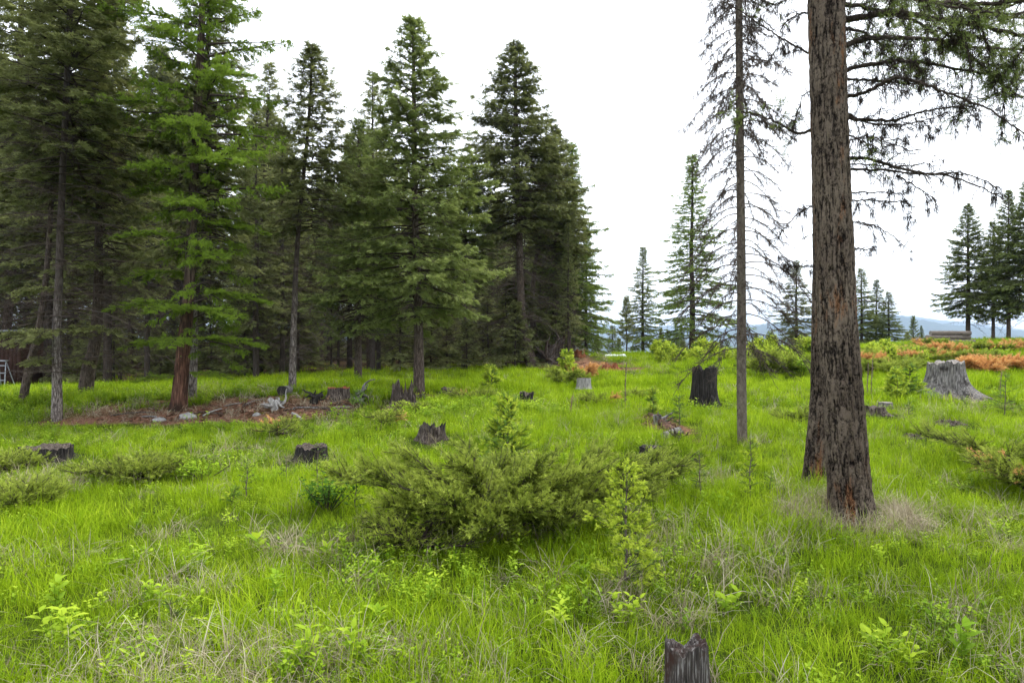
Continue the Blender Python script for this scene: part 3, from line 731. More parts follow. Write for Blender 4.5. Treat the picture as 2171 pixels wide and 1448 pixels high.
while cnt < 60:
    y = random.uniform(23.5, 38); x = random.uniform(-.8 * y, .11 * y - .5)
    if y < 25.2 + .12 * x: continue
    px = 1085.5 + x / y * F
    if px < 60: continue
    plant('young', 'young_fir', 'young fir low ' + depth_word(y) + ' the shaded wood, ' + between(px), 'tree', (x, y, float(hgt(x, y))), random.uniform(1.2, 3.6), random.uniform(.8, 1.3), group='young firs in the forest undergrowth')
    cnt += 1
# the far side of the wood reads as one mass
n = 42000
yy = rng.uniform(60, 95, n); xx = rng.uniform(-1.05, .10, n) * yy
pxx = 1085.5 + xx / yy * F
topz = EYE + (724 - (np.interp(pxx, sky_px, sky_py) + 60 + 170 * np.abs(vn(pxx / 33., yy * .12, seed=44)))) / F * yy
zz = -0.5 + (topz + .5) * rng.random(n) ** 1.35
v_, f_, t_ = sprigs(np.stack([xx, yy, zz], 1), unit(np.stack([rng.normal(0, 1, n), rng.normal(0, 1, n), rng.normal(-.3, .3, n)], 1)), np.tile([[0, 0, 1.]], (n, 1)), rng.uniform(.7, 1.5, n), FIR_T[:, :5], .50 + rng.normal(0, .15, n))
tag(ob('far_forest', mesh_from('far_forest', [(v_, f_, 0)], [M['forest']], {'tint': t_})), 'deep dark mass of forest behind the counted trees', kind='stuff')

# --- trees to the right
T = [('larch_b', 'larch_tree', 'tall pale green larch standing alone left of the thin dead spruce', 1467, 325, 37, 1.2, None),
     ('larch_b', 'larch_tree', 'small larch with sparse level branches between the forest and the tall pale larch', 1363, 522, 41, 1.2, 'spruce'),
     ('pine', 'pine_tree', 'young pine with upturned tips left of the small sparse larch', 1328, 632, 39, 1.0, 'fir2'),
     ('spruce_a', 'spruce_tree', 'narrow spruce seen between the thin dead spruce and the big trunk', 1688, 552, 37, 1.15, 'fir2'),
     ('spruce_a', 'fir_tree', 'pointed fir just right of the big trunk, tallest of three', 1826, 568, 46, 1.15, 'spruce'),
     ('spruce_a', 'fir_tree', 'middle fir of the three right of the big trunk', 1858, 592, 48, 1.0, 'spruce'),
     ('spruce_a', 'fir_tree', 'rightmost and broadest fir of the three beyond the big trunk', 1884, 618, 45, 1.3, 'spruce'),
     ('pine', 'pine_tree', 'small pine on the skyline left of the log pile', 1936, 672, 48, .9, None),
     ('spruce_a', 'spruce_tree', 'little spruce beside the small pine near the log pile', 1953, 690, 50, .9, None),
     ('fir_a', 'fir_tree', 'broad fir with open level boughs behind the log pile', 2052, 432, 34, .95, 'spruce'),
     ('fir_a', 'fir_tree', 'dense mid height fir right of the log pile', 2105, 468, 33, .8, 'spruce'),
     ('fir_a', 'fir_tree', 'tall fir second from the right edge on the rise', 2138, 402, 32, .75, 'spruce'),
     ('fir_a', 'fir_tree', 'fir cut by the right edge of the view on the rise', 2185, 360, 31, .8, 'spruce')]
for key, nm, lab, px, tpy, d, wide, cm in T:
    tree_px(key, nm, lab, (px, 750), tpy, wide, 'conifers standing on the rise', d=d, crown_mat=cm)
r_ = random.Random(5)
for q in range(46):
    px = r_.choice([r_.uniform(1262, 1560), r_.uniform(1262, 1560), r_.uniform(1590, 1730), r_.uniform(1830, 2171)])
    d = r_.uniform(44, 95)
    if px < 1560: tpy = r_.uniform(682, 738)
    elif px < 1740: tpy = r_.uniform(705, 740)
    else: tpy = r_.uniform(700, 735); d = r_.uniform(50, 70)
    tree_px(r_.choice(['spruce_a', 'pine', 'spruce_a', 'larch_b']), 'conifer', ('tiny' if tpy > 715 else 'small') + ' conifer showing over the crest ' + ('left of the small sparse larch' if px < 1355 else 'between the small larch and the tall pale larch' if px < 1465 else 'between the tall pale larch and the dead spruce' if px < 1575 else 'left of the big trunk' if px < 1760 else 'between the big trunk and the log pile' if px < 1960 else 'below the tall firs on the right'), (px, 750), tpy, r_.uniform(.9, 1.5),
            'small conifers beyond the crest', d=d, crown_mat=r_.choice(['spruce', 'fir2', 'larch2']))

# ------------------------------------------------------------------ thin dead spruce
b = at(1574, 941); d = b[1]
e = empty('dead_spruce', b, 'thin half dead spruce pole with drooping bare branches, left of the big trunk', 'tree')
tp = [(1574, 941), (1572, 800), (1572, 600), (1570, 400), (1568, 200), (1566, 0), (1565, -160)]
ob('trunk', bent_trunk(tp, d, b, (21, 13), M['bark_thin'], n=18, flare=.12, seed=2, rough=.04, segs=160), e)
r = np.random.default_rng(77)
nb = 150
HT = EYE + (724 + 160) / F * d - b[2]
for q in range(nb):
    py = -150 + (745 + 150) * ((q + r.random()) / nb)
    px = np.interp(py, [-160, 0, 200, 400, 600, 800, 941][::1], [1565, 1566, 1568, 1570, 1572, 1572, 1574])
    org = P(px, py, d) - b
    az = q * 2.4 + r.normal(0, .3); 
    Lq = (np.interp(py, [-150, 60, 200, 350, 560, 745], [.45, .50, .72, .80, .85, 1.0])) * r.uniform(.6, 1.15)
    hh = np.array([math.cos(az), math.sin(az), 0]); sd = np.array([-hh[1], hh[0], 0])
    s = np.linspace(0, 1, 9)
    up = r.uniform(.05, .35); dn = r.uniform(.6, 1.05)
    pp = org + hh * (Lq * s)[:, None] + np.array([0, 0, 1.]) * (Lq * (up * s - dn * s ** 2))[:, None]
    rad = .0075 * (1 - s * .8) + .001
    parts = [(*prisms(pp[:-1], pp[1:], rad[:-1], rad[1:], 4), 0)]
    dense = 1.7 if py > 300 else 2.2
    nt_ = int(Lq * 22 * dense); ss = r.uniform(.2, 1, nt_) ** .8
    base = np.stack([np.interp(ss, s, pp[:, c]) for c in range(3)], 1)
    dd = unit(hh * r.uniform(.3, 1, nt_)[:, None] + sd * r.normal(0, .5, nt_)[:, None] + np.array([0, 0, -1.]) * r.uniform(.1, .9, nt_)[:, None])
    ll = r.uniform(.05, .24, nt_)
    parts.append((*prisms(base, base + dd * ll[:, None], .0035, .0018), 0))
    jj = np.repeat(np.arange(nt_), 4); w = r.random(len(jj))
    b0 = base[jj] + dd[jj] * (ll[jj] * w)[:, None]
    b1 = b0 + unit(dd[jj] + r.normal(0, .7, (len(jj), 3)) - np.array([0, 0, .5])) * r.uniform(.02, .09, len(jj))[:, None]
    parts.append((*prisms(b0, b1, .0024, .001), 0))
    o = ob('branch', mesh_from('branch', parts, [M['twig']]), e)
    if py < 300:                                        # dark beard lichen among the upper twigs
        k = int(90 * Lq); ss = r.uniform(.15, 1, k); base = np.stack([np.interp(ss, s, pp[:, c]) for c in range(3)], 1) + r.normal(0, .04, (k, 3))
        v_, f_, t_ = sprigs(base, unit(r.normal(0, .25, (k, 3)) - np.array([0, 0, 1.])), r.normal(0, 1, (k, 3)), r.uniform(.03, .07, k), FIR_T, .4 + r.normal(0, .15, k))
        ob('lichen', mesh_from('lichen', [(v_, f_, 0)], [M['lichen']], {'tint': t_}), o)['kind'] = 'stuff'

# ------------------------------------------------------------------ the big fir and its twin behind
def big_disp(seed):
    def disp(th, s):
        c, sn = np.cos(th), np.sin(th)
        # deep furrows: ridged noise stretched along the trunk
        w_ = .5 * vn(c * 3, sn * 3, s * 3.5, seed=seed + 8)
        n1 = 1 - np.abs(vn(c * 5.5 + 3 + w_, sn * 5.5 + w_, s * 4.2, seed=seed)) * 2.4
        n2 = 1 - np.abs(vn(c * 11 + 3, sn * 11, s * 11, seed=seed + 1)) * 2
        n3 = vn(c * 22, sn * 22, s * 16, seed=seed + 2)
        n4 = vn(c * 40, sn * 40, s * 30, seed=seed + 3)
        rel = -.066 * np.maximum(0, n1) ** 2 - .050 * np.maximum(0, n2) ** 2 + .030 * n3 + .018 * n4
        HSTORE.append(np.clip(1 + rel * 8, 0, 1.3).ravel())
        return (1 + .26 * np.exp(-s / .2) * (1 + .7 * np.cos(3 * th + 1)) + .08 * np.exp(-s / 1.0)) * (1 + rel)
    return disp
HSTORE = []
def big_trunk(pxs, d, base, wpx, seed):
    pts = [P(a, b_, d) - base for a, b_ in pxs]; pts[0][2] = -.12
    p = resample(pts, 640); k = len(pts)
    rr = np.interp(np.linspace(0, 1, 640), np.linspace(0, 1, k), np.array(wpx) / F * d / 2)
    HSTORE.clear(); v, f, c = tube(p, rr, 120, True, big_disp(seed))
    hh = np.concatenate([HSTORE[0], [.5, .5]])
    return mesh_from('trunk', [(v, f, 0), (v, c, 0)], [M['bark_plate']], {'height': np.concatenate([hh, hh])}, True)
bf = at(1808, 1098); df = bf[1]
big = empty('big_fir', bf, 'big fir with plated brown bark, front one of two crossing trunks', 'tree')
ob('trunk', big_trunk([(1808, 1098), (1801, 1040), (1796, 960), (1788, 850), (1776, 700), (1768, 500), (1758, 250), (1752, 0), (1746, -300), (1742, -900), (1740, -1500)],
                      df, bf, [84, 80, 79, 78, 77, 75, 73, 73, 66, 50, 30], 3), big)
br = at(1742, 1028); dr_ = br[1]
rear = empty('big_fir', br, 'darker rear fir of the two crossing trunks, flaring to the left', 'tree')
ob('trunk', big_trunk([(1739, 1028), (1742, 960), (1749, 850), (1753, 700), (1755, 500), (1750, 250), (1744, 0), (1740, -300), (1736, -900)],
                      dr_, br, [66, 62, 58, 60, 60, 60, 60, 52, 36], 9), rear)

def limb(parent, pb, pxs, depths, r0, r1, lichen=1.0, green=0.0, twigs=1.0, seed=0, sub=0):
    r = np.random.default_rng(seed)
    pts = np.array([P(a, b_, dd) - pb for (a, b_), dd in zip(pxs, depths)])
    n = max(14, len(pts) * 7); p = resample(pts, n); p[1:] += r.normal(0, .004, (n - 1, 3))
    rad = np.linspace(r0, r1, n)
    parts = tube_parts(p, rad, 7, disp=lambda th, s: 1 + .25 * vn(np.cos(th) * 2, np.sin(th) * 2, s * 22, seed=seed))
    Ltot = np.linalg.norm(np.diff(p, axis=0), axis=1).sum()
    pos = lambda s: np.stack([np.interp(s, np.linspace(0, 1, n), p[:, c]) for c in range(3)], 1)
    T = unit(np.gradient(p, axis=0)); tan = lambda s: np.stack([np.interp(s, np.linspace(0, 1, n), T[:, c]) for c in range(3)], 1)
    m = int(Ltot * 20 * twigs) + 2; s = r.uniform(.05, 1, m); b0 = pos(s); tt = tan(s)
    dd = unit(tt * r.uniform(.1, 1, m)[:, None] + r.normal(0, .55, (m, 3)) + np.array([0, 0, -.15])); ll = r.uniform(.06, .42, m) * (.5 + .5 * (1 - s)) * min(1, .5 + Ltot * .4)
    mid = b0 + dd * (ll * .5)[:, None]; b1 = b0 + unit(dd - np.array([0, 0, .35])) * ll[:, None]
    parts += [(*prisms(b0, mid, .0045, .003), 0), (*prisms(mid, b1, .003, .0013), 0)]
    jj = np.repeat(np.arange(m), 4); w = r.random(len(jj))
    c0 = mid[jj] + (b1 - mid)[jj] * w[:, None]; c1 = c0 + unit(dd[jj] + r.normal(0, .8, (len(jj), 3)) - np.array([0, 0, .3])) * r.uniform(.02, .12, len(jj))[:, None]
    parts.append((*prisms(c0, c1, .0022, .001), 0))
    o = ob('limb', mesh_from('limb', parts, [M['limb']]), parent)
    if lichen > 0:
        # clumps of hanging beard lichen
        nc = int(Ltot * 16 * lichen) + 1; src = r.integers(0, len(c0), nc); cc = c0[src]
        k = r.integers(6, 26, nc); ii = np.repeat(np.arange(nc), k); N_ = len(ii)
        a0 = cc[ii] + r.normal(0, .012, (N_, 3)); ln = r.gamma(2.0, .028, nc)[ii] * r.uniform(.4, 1.3, N_)
        sway = r.normal(0, .22, (N_, 3)); a1 = a0 + (np.array([0, 0, -1.]) + sway) * ln[:, None]
        v_, f_ = prisms(a0, a1, .0022, .0004)
        # crust on the limb
        m2 = int(Ltot * 90 * lichen); s2 = r.random(m2); q0 = pos(s2) + r.normal(0, 1, (m2, 3)) * (r0 * .7)
        v2, f2, t2 = sprigs(q0, unit(r.normal(0, 1, (m2, 3)) - np.array([0, 0, .5])), r.normal(0, 1, (m2, 3)), r.uniform(.012, .036, m2), FIR_T, .35 + r.normal(0, .15, m2))
        ob('lichen', mesh_from('lichen', [(v_, f_, 0), (v2, f2, 0)], [M['lichen']], {'tint': np.concatenate([np.full(len(v_), .35) + r.normal(0, .1, len(v_)), t2])}), o)['kind'] = 'stuff'
    if green > 0:
        src = np.repeat(np.arange(m), 5); w = r.random(len(src)); g0 = mid[src] + (b1 - mid)[src] * w[:, None] + r.normal(0, .02, (len(src), 3))
        keepm = (r.random(len(src)) < green) & (s[src] > .25 * (1 - green))
        g0 = g0[keepm]; gd = dd[src][keepm]
        g0 = np.concatenate([g0, c1[r.random(len(c1)) < green]]); gd = np.concatenate([gd, gd[r.integers(0, len(gd), len(g0) - len(gd))]]) if len(gd) else r.normal(0, 1, g0.shape)
        v_, f_, t_ = sprigs(g0, unit(gd + r.normal(0, .5, g0.shape)), np.array([0, 0, 1.]) + r.normal(0, .3, g0.shape), r.uniform(.05, .11, len(g0)), FIR_FINE, .42 + r.normal(0, .14, len(g0)))
        ob('needles', mesh_from('needles', [(v_, f_, 0)], [M['fir']], {'tint': t_}), o)
    return o

LB = [([(1792, 42), (1900, 28), (2010, 45), (2110, 62), (2210, 90)], [6.0, 5.9, 5.8, 5.7, 5.6], .030, .010, 1.2, .35),
      ([(1792, 96), (1850, 82), (1960, 82), (2060, 100), (2210, 108)], [6.0, 6.1, 6.3, 6.4, 6.6], .024, .009, 1.3, .15),
      ([(1790, 150), (1860, 135), (1940, 131), (2050, 150), (2210, 178)], [6.0, 5.9, 5.9, 6.0, 6.1], .020, .007, 1.1, .12),
      ([(1790, 208), (1850, 190), (1900, 166), (1960, 180), (2040, 210), (2110, 240), (2190, 300)], [6.0, 5.8, 5.6, 5.5, 5.4, 5.3, 5.2], .018, .004, 1.2, .05),
      ([(1790, 250), (1890, 256), (1960, 236), (2060, 225)], [6.0, 5.9, 5.7, 5.6], .015, .004, 1.2, .0),
      ([(1790, 168), (1850, 172), (1920, 178), (1990, 190), (2080, 260)], [6.1, 6.3, 6.5, 6.7, 6.9], .012, .003, 1.0, .06),
      ([(1794, 335), (1850, 340), (1940, 365), (2020, 376), (2110, 412)], [5.9, 5.8, 5.6, 5.5, 5.5], .016, .004, .45, 0),
      ([(1796, 360), (1870, 361), (1950, 370), (2040, 368), (2120, 400)], [6.0, 6.1, 6.2, 6.3, 6.4], .012, .003, .4, 0),
      ([(1796, 348), (1850, 350), (1910, 352), (1975, 347)], [6.0, 5.9, 5.8, 5.7], .007, .002, .4, 0),
      ([(1900, 372), (1940, 395), (1985, 425)], [5.8, 5.75, 5.7], .007, .002, .6, 0),
      ([(1800, 410), (1860, 408), (1915, 412)], [6.0, 5.9, 5.9], .007, .003, 1.0, 0),
      ([(1800, 423), (1870, 427), (1927, 431), (1930, 462)], [6.0, 5.9, 5.9, 5.9], .007, .002, 1.3, 0),
      ([(1802, 470), (1835, 474), (1880, 492), (1938, 538)], [6.0, 5.9, 5.8, 5.8], .007, .002, .3, 0),
      ([(1808, 527), (1830, 528), (1857, 530)], [6.0, 5.95, 5.9], .006, .003, 1.2, 0),
      ([(1810, 637), (1845, 639), (1876, 644)], [6.0, 5.95, 5.9], .005, .002, .0, 0),
      ([(1790, 285), (1830, 300), (1850, 330)], [5.9, 5.7, 5.6], .008, .003, 1.2, .4),
      ([(1718, 115), (1680, 95), (1640, 72), (1590, 38), (1535, 0)], [6.1, 6.2, 6.4, 6.5, 6.6], .010, .004, .5, 0),
      ([(1716, 28), (1690, 32), (1660, 55), (1652, 95), (1625, 140)], [6.1, 6.1, 6.1, 6.1, 6.1], .008, .002, 1.2, 0),
      ([(1722, 190), (1702, 205), (1690, 240), (1683, 268)], [6.1, 6.1, 6.1, 6.1], .006, .002, .8, 0),
      ([(1722, 276), (1690, 283), (1650, 262), (1600, 243), (1555, 235)], [6.1, 6.2, 6.3, 6.4, 6.5], .015, .004, .5, .75),
      ([(1728, 435), (1700, 447), (1665, 483), (1640, 512)], [6.1, 6.1, 6.0, 6.0], .007, .002, .7, 0),
      ([(1728, 497), (1715, 500), (1700, 506)], [6.1, 6.1, 6.1], .004, .002, .2, 0),
      ([(1730, 563), (1700, 565), (1665, 563)], [6.1, 6.1, 6.0], .006, .003, 1.3, 0),
      ([(1792, -30), (1880, -20), (1980, 5), (2080, 10), (2200, 0)], [6.0, 5.7, 5.4, 5.2, 5.1], .028, .010, 1.2, .55),
      ([(1792, -80), (1880, -60), (1990, -15), (2090, 30), (2210, 40)], [6.0, 6.2, 6.5, 6.7, 6.9], .028, .008, 1.2, .7),
      ([(1790, 10), (1850, 20), (1950, 50), (2040, 120), (2110, 140)], [6.0, 6.3, 6.6, 6.9, 7.1], .020, .006, 1.0, .5),
      ([(1792, 60), (1840, 75), (1900, 120), (1960, 150)], [6.0, 6.4, 6.9, 7.3], .014, .004, 1.0, .7),
      ([(1792, 240), (1850, 262), (1930, 262), (2010, 240)], [6.0, 6.3, 6.5, 6.6], .010, .003, 1.0, .0),
      ([(1790, 300), (1840, 290), (1880, 300), (1925, 320)], [6.0, 5.7, 5.5, 5.4], .006, .002, 1.4, .0),
      ([(1990, 60), (2040, 100), (2110, 170), (2171, 210)], [5.8, 5.9, 6.0, 6.1], .012, .004, 1.2, .5),
      ([(2080, 60), (2110, 140), (2130, 210), (2120, 300)], [5.8, 5.9, 6.0, 6.0], .009, .002, 1.0, .35),
      ([(2200, -20), (2130, 20), (2060, 40), (1990, 90)], [5.5, 5.6, 5.7, 5.8], .012, .004, .9, .9),
      ([(2230, 60), (2180, 90), (2140, 140), (2100, 190)], [5.5, 5.6, 5.7, 5.8], .010, .003, .9, .9),
      ([(1840, -60), (1930, -10), (2020, 60), (2100, 90), (2190, 150)], [6.6, 6.9, 7.2, 7.4, 7.6], .014, .004, 1.0, .8),
      ([(1900, -60), (1960, 0), (2050, 20), (2140, 30), (2230, 20)], [5.2, 5.1, 5.0, 4.9, 4.8], .012, .004, .9, .8),
      ([(1850, -40), (1900, 20), (1930, 90), (1950, 150)], [6.3, 6.5, 6.7, 6.9], .008, .003, 1.2, .4),
      ([(2010, 45), (2050, 110), (2060, 180), (2040, 230)], [5.8, 5.7, 5.7, 5.7], .008, .003, 1.2, .3),
      ([(2171, 150), (2130, 190), (2080, 215), (2020, 250)], [6.4, 6.3, 6.2, 6.1], .008, .002, 1.2, .3),
      ([(1716, -30), (1680, -10), (1640, 10), (1600, -5)], [6.1, 6.0, 5.9, 5.8], .010, .003, 1.0, .1)]
for q, (pxs, dp, r0, r1, li, gr) in enumerate(LB):
    limb(big, bf, pxs, dp, r0, r1, li * 1.2, gr, (1.6 if q < 6 or 22 < q < 33 else 1.1) if q not in (14, 21) else .3, seed=200 + q)
# upper boughs above the view so the tree goes on overhead
r = np.random.default_rng(9)
for q in range(12):
    z0 = 5.6 + q * .55; az = q * 2.4; L = 2.6 - q * .12
    p0 = bf + np.array([-.25, 0, z0])
    pts_ = [p0 + np.array([math.cos(az) * L * s, math.sin(az) * L * s, .15 * L * s - .35 * L * s * s]) for s in (0.05, .35, .7, 1)]
    pxs = [(1085.5 + p_[0] / p_[1] * F, 724 - (p_[2] - EYE) / p_[1] * F) for p_ in pts_]
    limb(big, bf, pxs, [p_[1] for p_ in pts_], .026, .006, .5, .9, .8, seed=400 + q)

# ------------------------------------------------------------------ stumps, logs, roots
STUMPS = []
def stump(name, label, px, py, w, h, mat, jag=.15, flare=.5, seed=0, hollow=.25, cutmat='cut', roots=0, cat='tree stump', lean=0.0, group='stumps in the meadow', n=72, spikes=6, depth=1.0, d=None, splint=0):
    b = at(px, py)
    if d: b = np.array([(px - 1085.5) / F * d, d, 0]); b[2] = float(hgt(b[0], b[1]))
    e = empty(name, b, label, cat, group)
    R = w / 2; rows = 26; STUMPS.append((b[0], b[1], R + .12))
    th = np.arange(n) / n * 2 * np.pi; t = np.linspace(0, 1, rows)
    c, s = np.cos(th), np.sin(th)
    top = h * (1 - jag * (.5 + .5 * vn(c * spikes * .4 + 5, s * spikes * .4, seed=seed)) - jag * .8 * np.abs(vn(c * spikes + 2, s * spikes, seed=seed + 1)))
    TT = t[:, None]; z = -.08 + (top[None] + .08) * TT
    zz = np.maximum(z, 0) / h
    lob = .55 + .45 * np.cos(th * 3 + seed) + .35 * np.cos(th * 5 + 2 * seed)
    rad = R * (1 + flare * np.exp(-zz / .22) * lob[None] + flare * .25 * np.exp(-zz / .5))
    gr = 1 - np.abs(vn(c * 6 + 3, s * 6, 0, seed=seed + 3)) * 2
    rad = rad * (1 + .06 * vn(c * 1.6, s * 1.6, zz * 1.2, seed=seed + 2) - .07 * np.maximum(0, gr)[None] + .03 * vn(c[None] * 13, s[None] * 13, zz * 2.0, seed=seed + 5))
    x = rad * c[None] + lean * np.maximum(z, 0); y = rad * s[None] * depth
    v = np.stack([x, y, z], -1).reshape(-1, 3)
    i = np.arange(rows - 1)[:, None] * n; k = np.arange(n)[None]; k2 = (k + 1) % n
    f = np.stack(np.broadcast_arrays(i + k, i + k2, i + n + k2, i + n + k), -1).reshape(-1, 4)
    body = ob('wood', mesh_from('wood', [(v, f, 0)], [M[mat]], None, True), e)
    # top: worn cut face, dished
    rings = [1.0, .86, .6, .3]; vv = []
    for q, rr in enumerate(rings):
        dz = 0 if q == 0 else -hollow * h * (.25 + .75 * (1 - rr)) * (0.6 + .6 * vn(c * 2 + q, s * 2, seed=seed + 9))
        tr = rad[-1] * rr
        vv.append(np.stack([tr * c + lean * top, tr * s * depth, (top * (rr) + top.mean() * (1 - rr)) + dz + .001], -1))
    vv = np.concatenate(vv + [np.array([[lean * h, 0, top.mean() - hollow * h]])])
    i = np.arange(3)[:, None] * n
    f = np.stack(np.broadcast_arrays(i + k, i + k2, i + n + k2, i + n + k), -1).reshape(-1, 4)
    kk = np.arange(n); f3 = np.stack([3 * n + kk, 3 * n + (kk + 1) % n, np.full(n, 4 * n)], 1)
    ob('cut_face', mesh_from('cut_face', [(vv, f, 0), (vv, f3, 0)], [M[cutmat]], None, False), e)
    r = np.random.default_rng(seed)
    for q in range(splint):
        a_ = r.uniform(0, 6.283); k_ = int(a_ / 6.283 * n) % n; p0 = np.array([rad[-3][k_] * c[k_] * .95 + lean * top[k_], rad[-3][k_] * s[k_] * .95 * depth, top[k_] * .6])
        hgt_ = h * r.uniform(.36, .52) ; w_ = R * r.uniform(.10, .22); tg = np.array([-s[k_], c[k_], 0]); nr = np.array([c[k_], s[k_], 0]) * w_ * .35
        tip = p0 + np.array([0, 0, hgt_ * r.uniform(.7, 1.0)]) + tg * r.normal(0, w_ * .4)
        md = p0 + np.array([0, 0, hgt_ * .45])
        vv_ = np.array([p0 - tg * w_ - nr, p0 + tg * w_ - nr, p0 + tg * w_ + nr, p0 - tg * w_ + nr, md - tg * w_ * .8 - nr * .8, md + tg * w_ * .7 - nr * .8, md + tg * w_ * .7 + nr * .8, md - tg * w_ * .8 + nr * .8, tip])
        ff_ = np.array([(0, 1, 5, 4), (1, 2, 6, 5), (2, 3, 7, 6), (3, 0, 4, 7)]); f3_ = np.array([(4, 5, 8), (5, 6, 8), (6, 7, 8), (7, 4, 8)])
        ob('splinter', mesh_from('splinter', [(vv_, ff_, 0), (vv_, f3_, 0)], [M[mat]]), e)
    for q in range(roots):
        az = q * 6.28 / max(1, roots) + r.uniform(-.4, .4) + .5; L = R * r.uniform(.9, 1.5)
        s_ = np.linspace(0, 1, 9)[:, None]
        hh = np.array([math.cos(az), math.sin(az), 0])
        p = hh * (R * .7 + L * s_) + np.array([0, 0, 1.]) * (h * .30 * (1 - s_) ** 2.2 - .03)
        p[:, :2] += (r.normal(0, .02, (9, 2)) * s_)
        ob('root', mesh_from('root', tube_parts(resample(p, 18), np.linspace(R * .34, R * .10, 18), 12, disp=lambda th, s: 1 + .2 * vn(np.cos(th) * 2.5, np.sin(th) * 2.5, s * 6, seed=seed + q)), [M[mat]], None, True), e)
    return e

stump('tree_stump', 'small split grey stump with torn bark standing closest to the viewer', 1455, 1492, .18, .30, 'wood_split', .20, .45, 1, .04, cutmat='wood_split', roots=3, spikes=3, depth=.8, splint=3)
stump('tree_stump', 'charred black straight sided stump split down the front, left of the thin spruce', 1493, 857, .48, .84, 'wood_char', .14, .30, 2, .3, cutmat='wood_char', roots=3, splint=3)
stump('tree_stump', 'large pale grey stump with spreading root buttresses below the log pile', 2006, 840, .62, .80, 'wood_grey', .12, 1.30, 3, .15, roots=5, splint=2)
stump('tree_stump', 'jagged splintered dark stump at the foot of the dense olive fir', 856, 862, .44, .66, 'wood_dark', .75, .45, 4, .5, cutmat='wood_dark', roots=3, spikes=9, splint=9)
stump('tree_stump', 'broken blackened stump with a ragged crown, behind the big juniper', 912, 934, .36, .34, 'wood_dark', .5, .4, 5, .4, cutmat='wood_char', lean=.15, spikes=7, splint=6)
stump('tree_stump', 'wide low flat cut stump in the grass at the far left', 96, 976, .58, .21, 'wood_char', .22, .30, 6, .10, cutmat='wood_dark', roots=1, splint=3)
stump('tree_stump', 'flat cut dark stump behind a bare seedling, left of the big juniper', 660, 973, .38, .20, 'wood_char', .25, .25, 7, .1, cutmat='wood_dark', splint=3)
stump('tree_stump', 'small dark slant topped stump in mid meadow right of the fir', 1113, 850, .30, .24, 'wood_char', .35, .4, 8, .2, cutmat='wood_dark', lean=.2)
stump('tree_stump', 'small pale cut stump below the orange shrub', 1238, 824, .34, .28, 'wood_pale', .06, .35, 9, .08, cutmat='wood_dark')
stump('tree_stump', 'dark squat stump right of the jagged stump', 950, 834, .34, .18, 'wood_dark', .4, .5, 10, .2, cutmat='wood_dark')
stump('tree_stump', 'brown crumbling stump left of the jagged stump', 718, 842, .42, .22, 'wood_dark', .2, .3, 11, .2, cutmat='wood_red', roots=1)
stump('tree_stump', 'rotten red stump with a grey spike on the crest', 1293, 784, .46, .34, 'wood_red', .6, .7, 12, .5, cutmat='wood_red', roots=3, spikes=8)
stump('tree_stump', 'grey pointed stump on the crest in front of the white sheet', 1273, 767, .34, .40, 'wood_grey', .7, .6, 13, .4, spikes=7, d=30.5)
stump('tree_stump', 'low flat black stump sunk in grass right of the juniper', 1380, 968, .28, .14, 'wood_char', .1, .2, 14, .1, cutmat='wood_char')
stump('tree_stump', 'rounded grey low stump right of the big trunks', 1850, 878, .40, .17, 'wood_dark', .3, .5, 15, .1, cutmat='wood_dark')
stump('tree_stump', 'small flat topped cut stump just behind the rounded grey one', 1877, 866, .24, .12, 'wood_grey', .05, .3, 16, .06)
stump('tree_stump', 'red brown block shaped stump in the earth mound', 1228, 788, .42, .36, 'wood_red', .45, .5, 17, .1, cutmat='wood_grey', d=27.5)
stump('tree_stump', 'dark rotted stump among the forest trunks', 468, 798, .36, .55, 'bark_dark', .3, .3, 18, .3, cutmat='wood_dark')
stump('tree_stump', 'low rotten dark stump on the grass right of the big grey stump', 1935, 928, .20, .08, 'wood_dark', .5, .5, 19, .3, cutmat='wood_dark')
stump('tree_stump', 'flattened grey stump remnant between the big trunk and the grey stump', 2010, 898, .28, .08, 'wood_dark', .6, .6, 20, .3, cutmat='wood_dark')

def log(name, label, A, B, r0, mat='log', cat='log', group=None, seed=0, bend=.0, endmat='cut', r1=None):
    A = np.array(A); B = np.array(B); c = (A + B) / 2
    s = np.linspace(0, 1, 26)[:, None]
    p = A + (B - A) * s - c + np.array([0, 0, 1.]) * bend * np.sin(s * np.pi)
    rr = np.linspace(r0, r1 or r0 * .85, 26)
    me = mesh_from(name, tube_parts(p, rr, 20, 0, 1, disp=lambda th, q: 1 + .09 * fbm(np.cos(th) * 2, np.sin(th) * 2, q * 2.2, seed=seed) + .03 * vn(np.cos(th) * 9, np.sin(th) * 9, q * 5, seed=seed)), [M[mat], M[endmat]], None, True)
    return tag(ob(name, me, None, c), label, cat, group)

# log pile
d = 30.0
zg = float(hgt(19.3, d)) + .09
G_ = 'logs of the pile on the rise'
def lp(px0, px1, row, off, rr, lab, sd):
    z = zg + .10 + row * .185
    log('log', lab, ((px0 - 1085.5) / F * d, d + off, z), ((px1 - 1085.5) / F * d, d + off + .1, z + .005), rr, 'log', 'log', G_, sd)
lp(1948, 2040, 0, -.12, .108, 'bottom front log of the pile, left end sticking out', 1)
lp(2000, 2072, 0, .08, .10, 'bottom log showing at the right end of the pile', 2)
lp(1952, 2066, 0, .30, .108, 'bottom back log of the pile', 3)
lp(1962, 2040, 1, -.05, .098, 'middle layer log with a pale left end', 4)
lp(1985, 2064, 1, .14, .10, 'middle layer log reaching the right end', 5)
lp(1974, 2062, 2, .05, .108, 'single top log of the pile', 6)

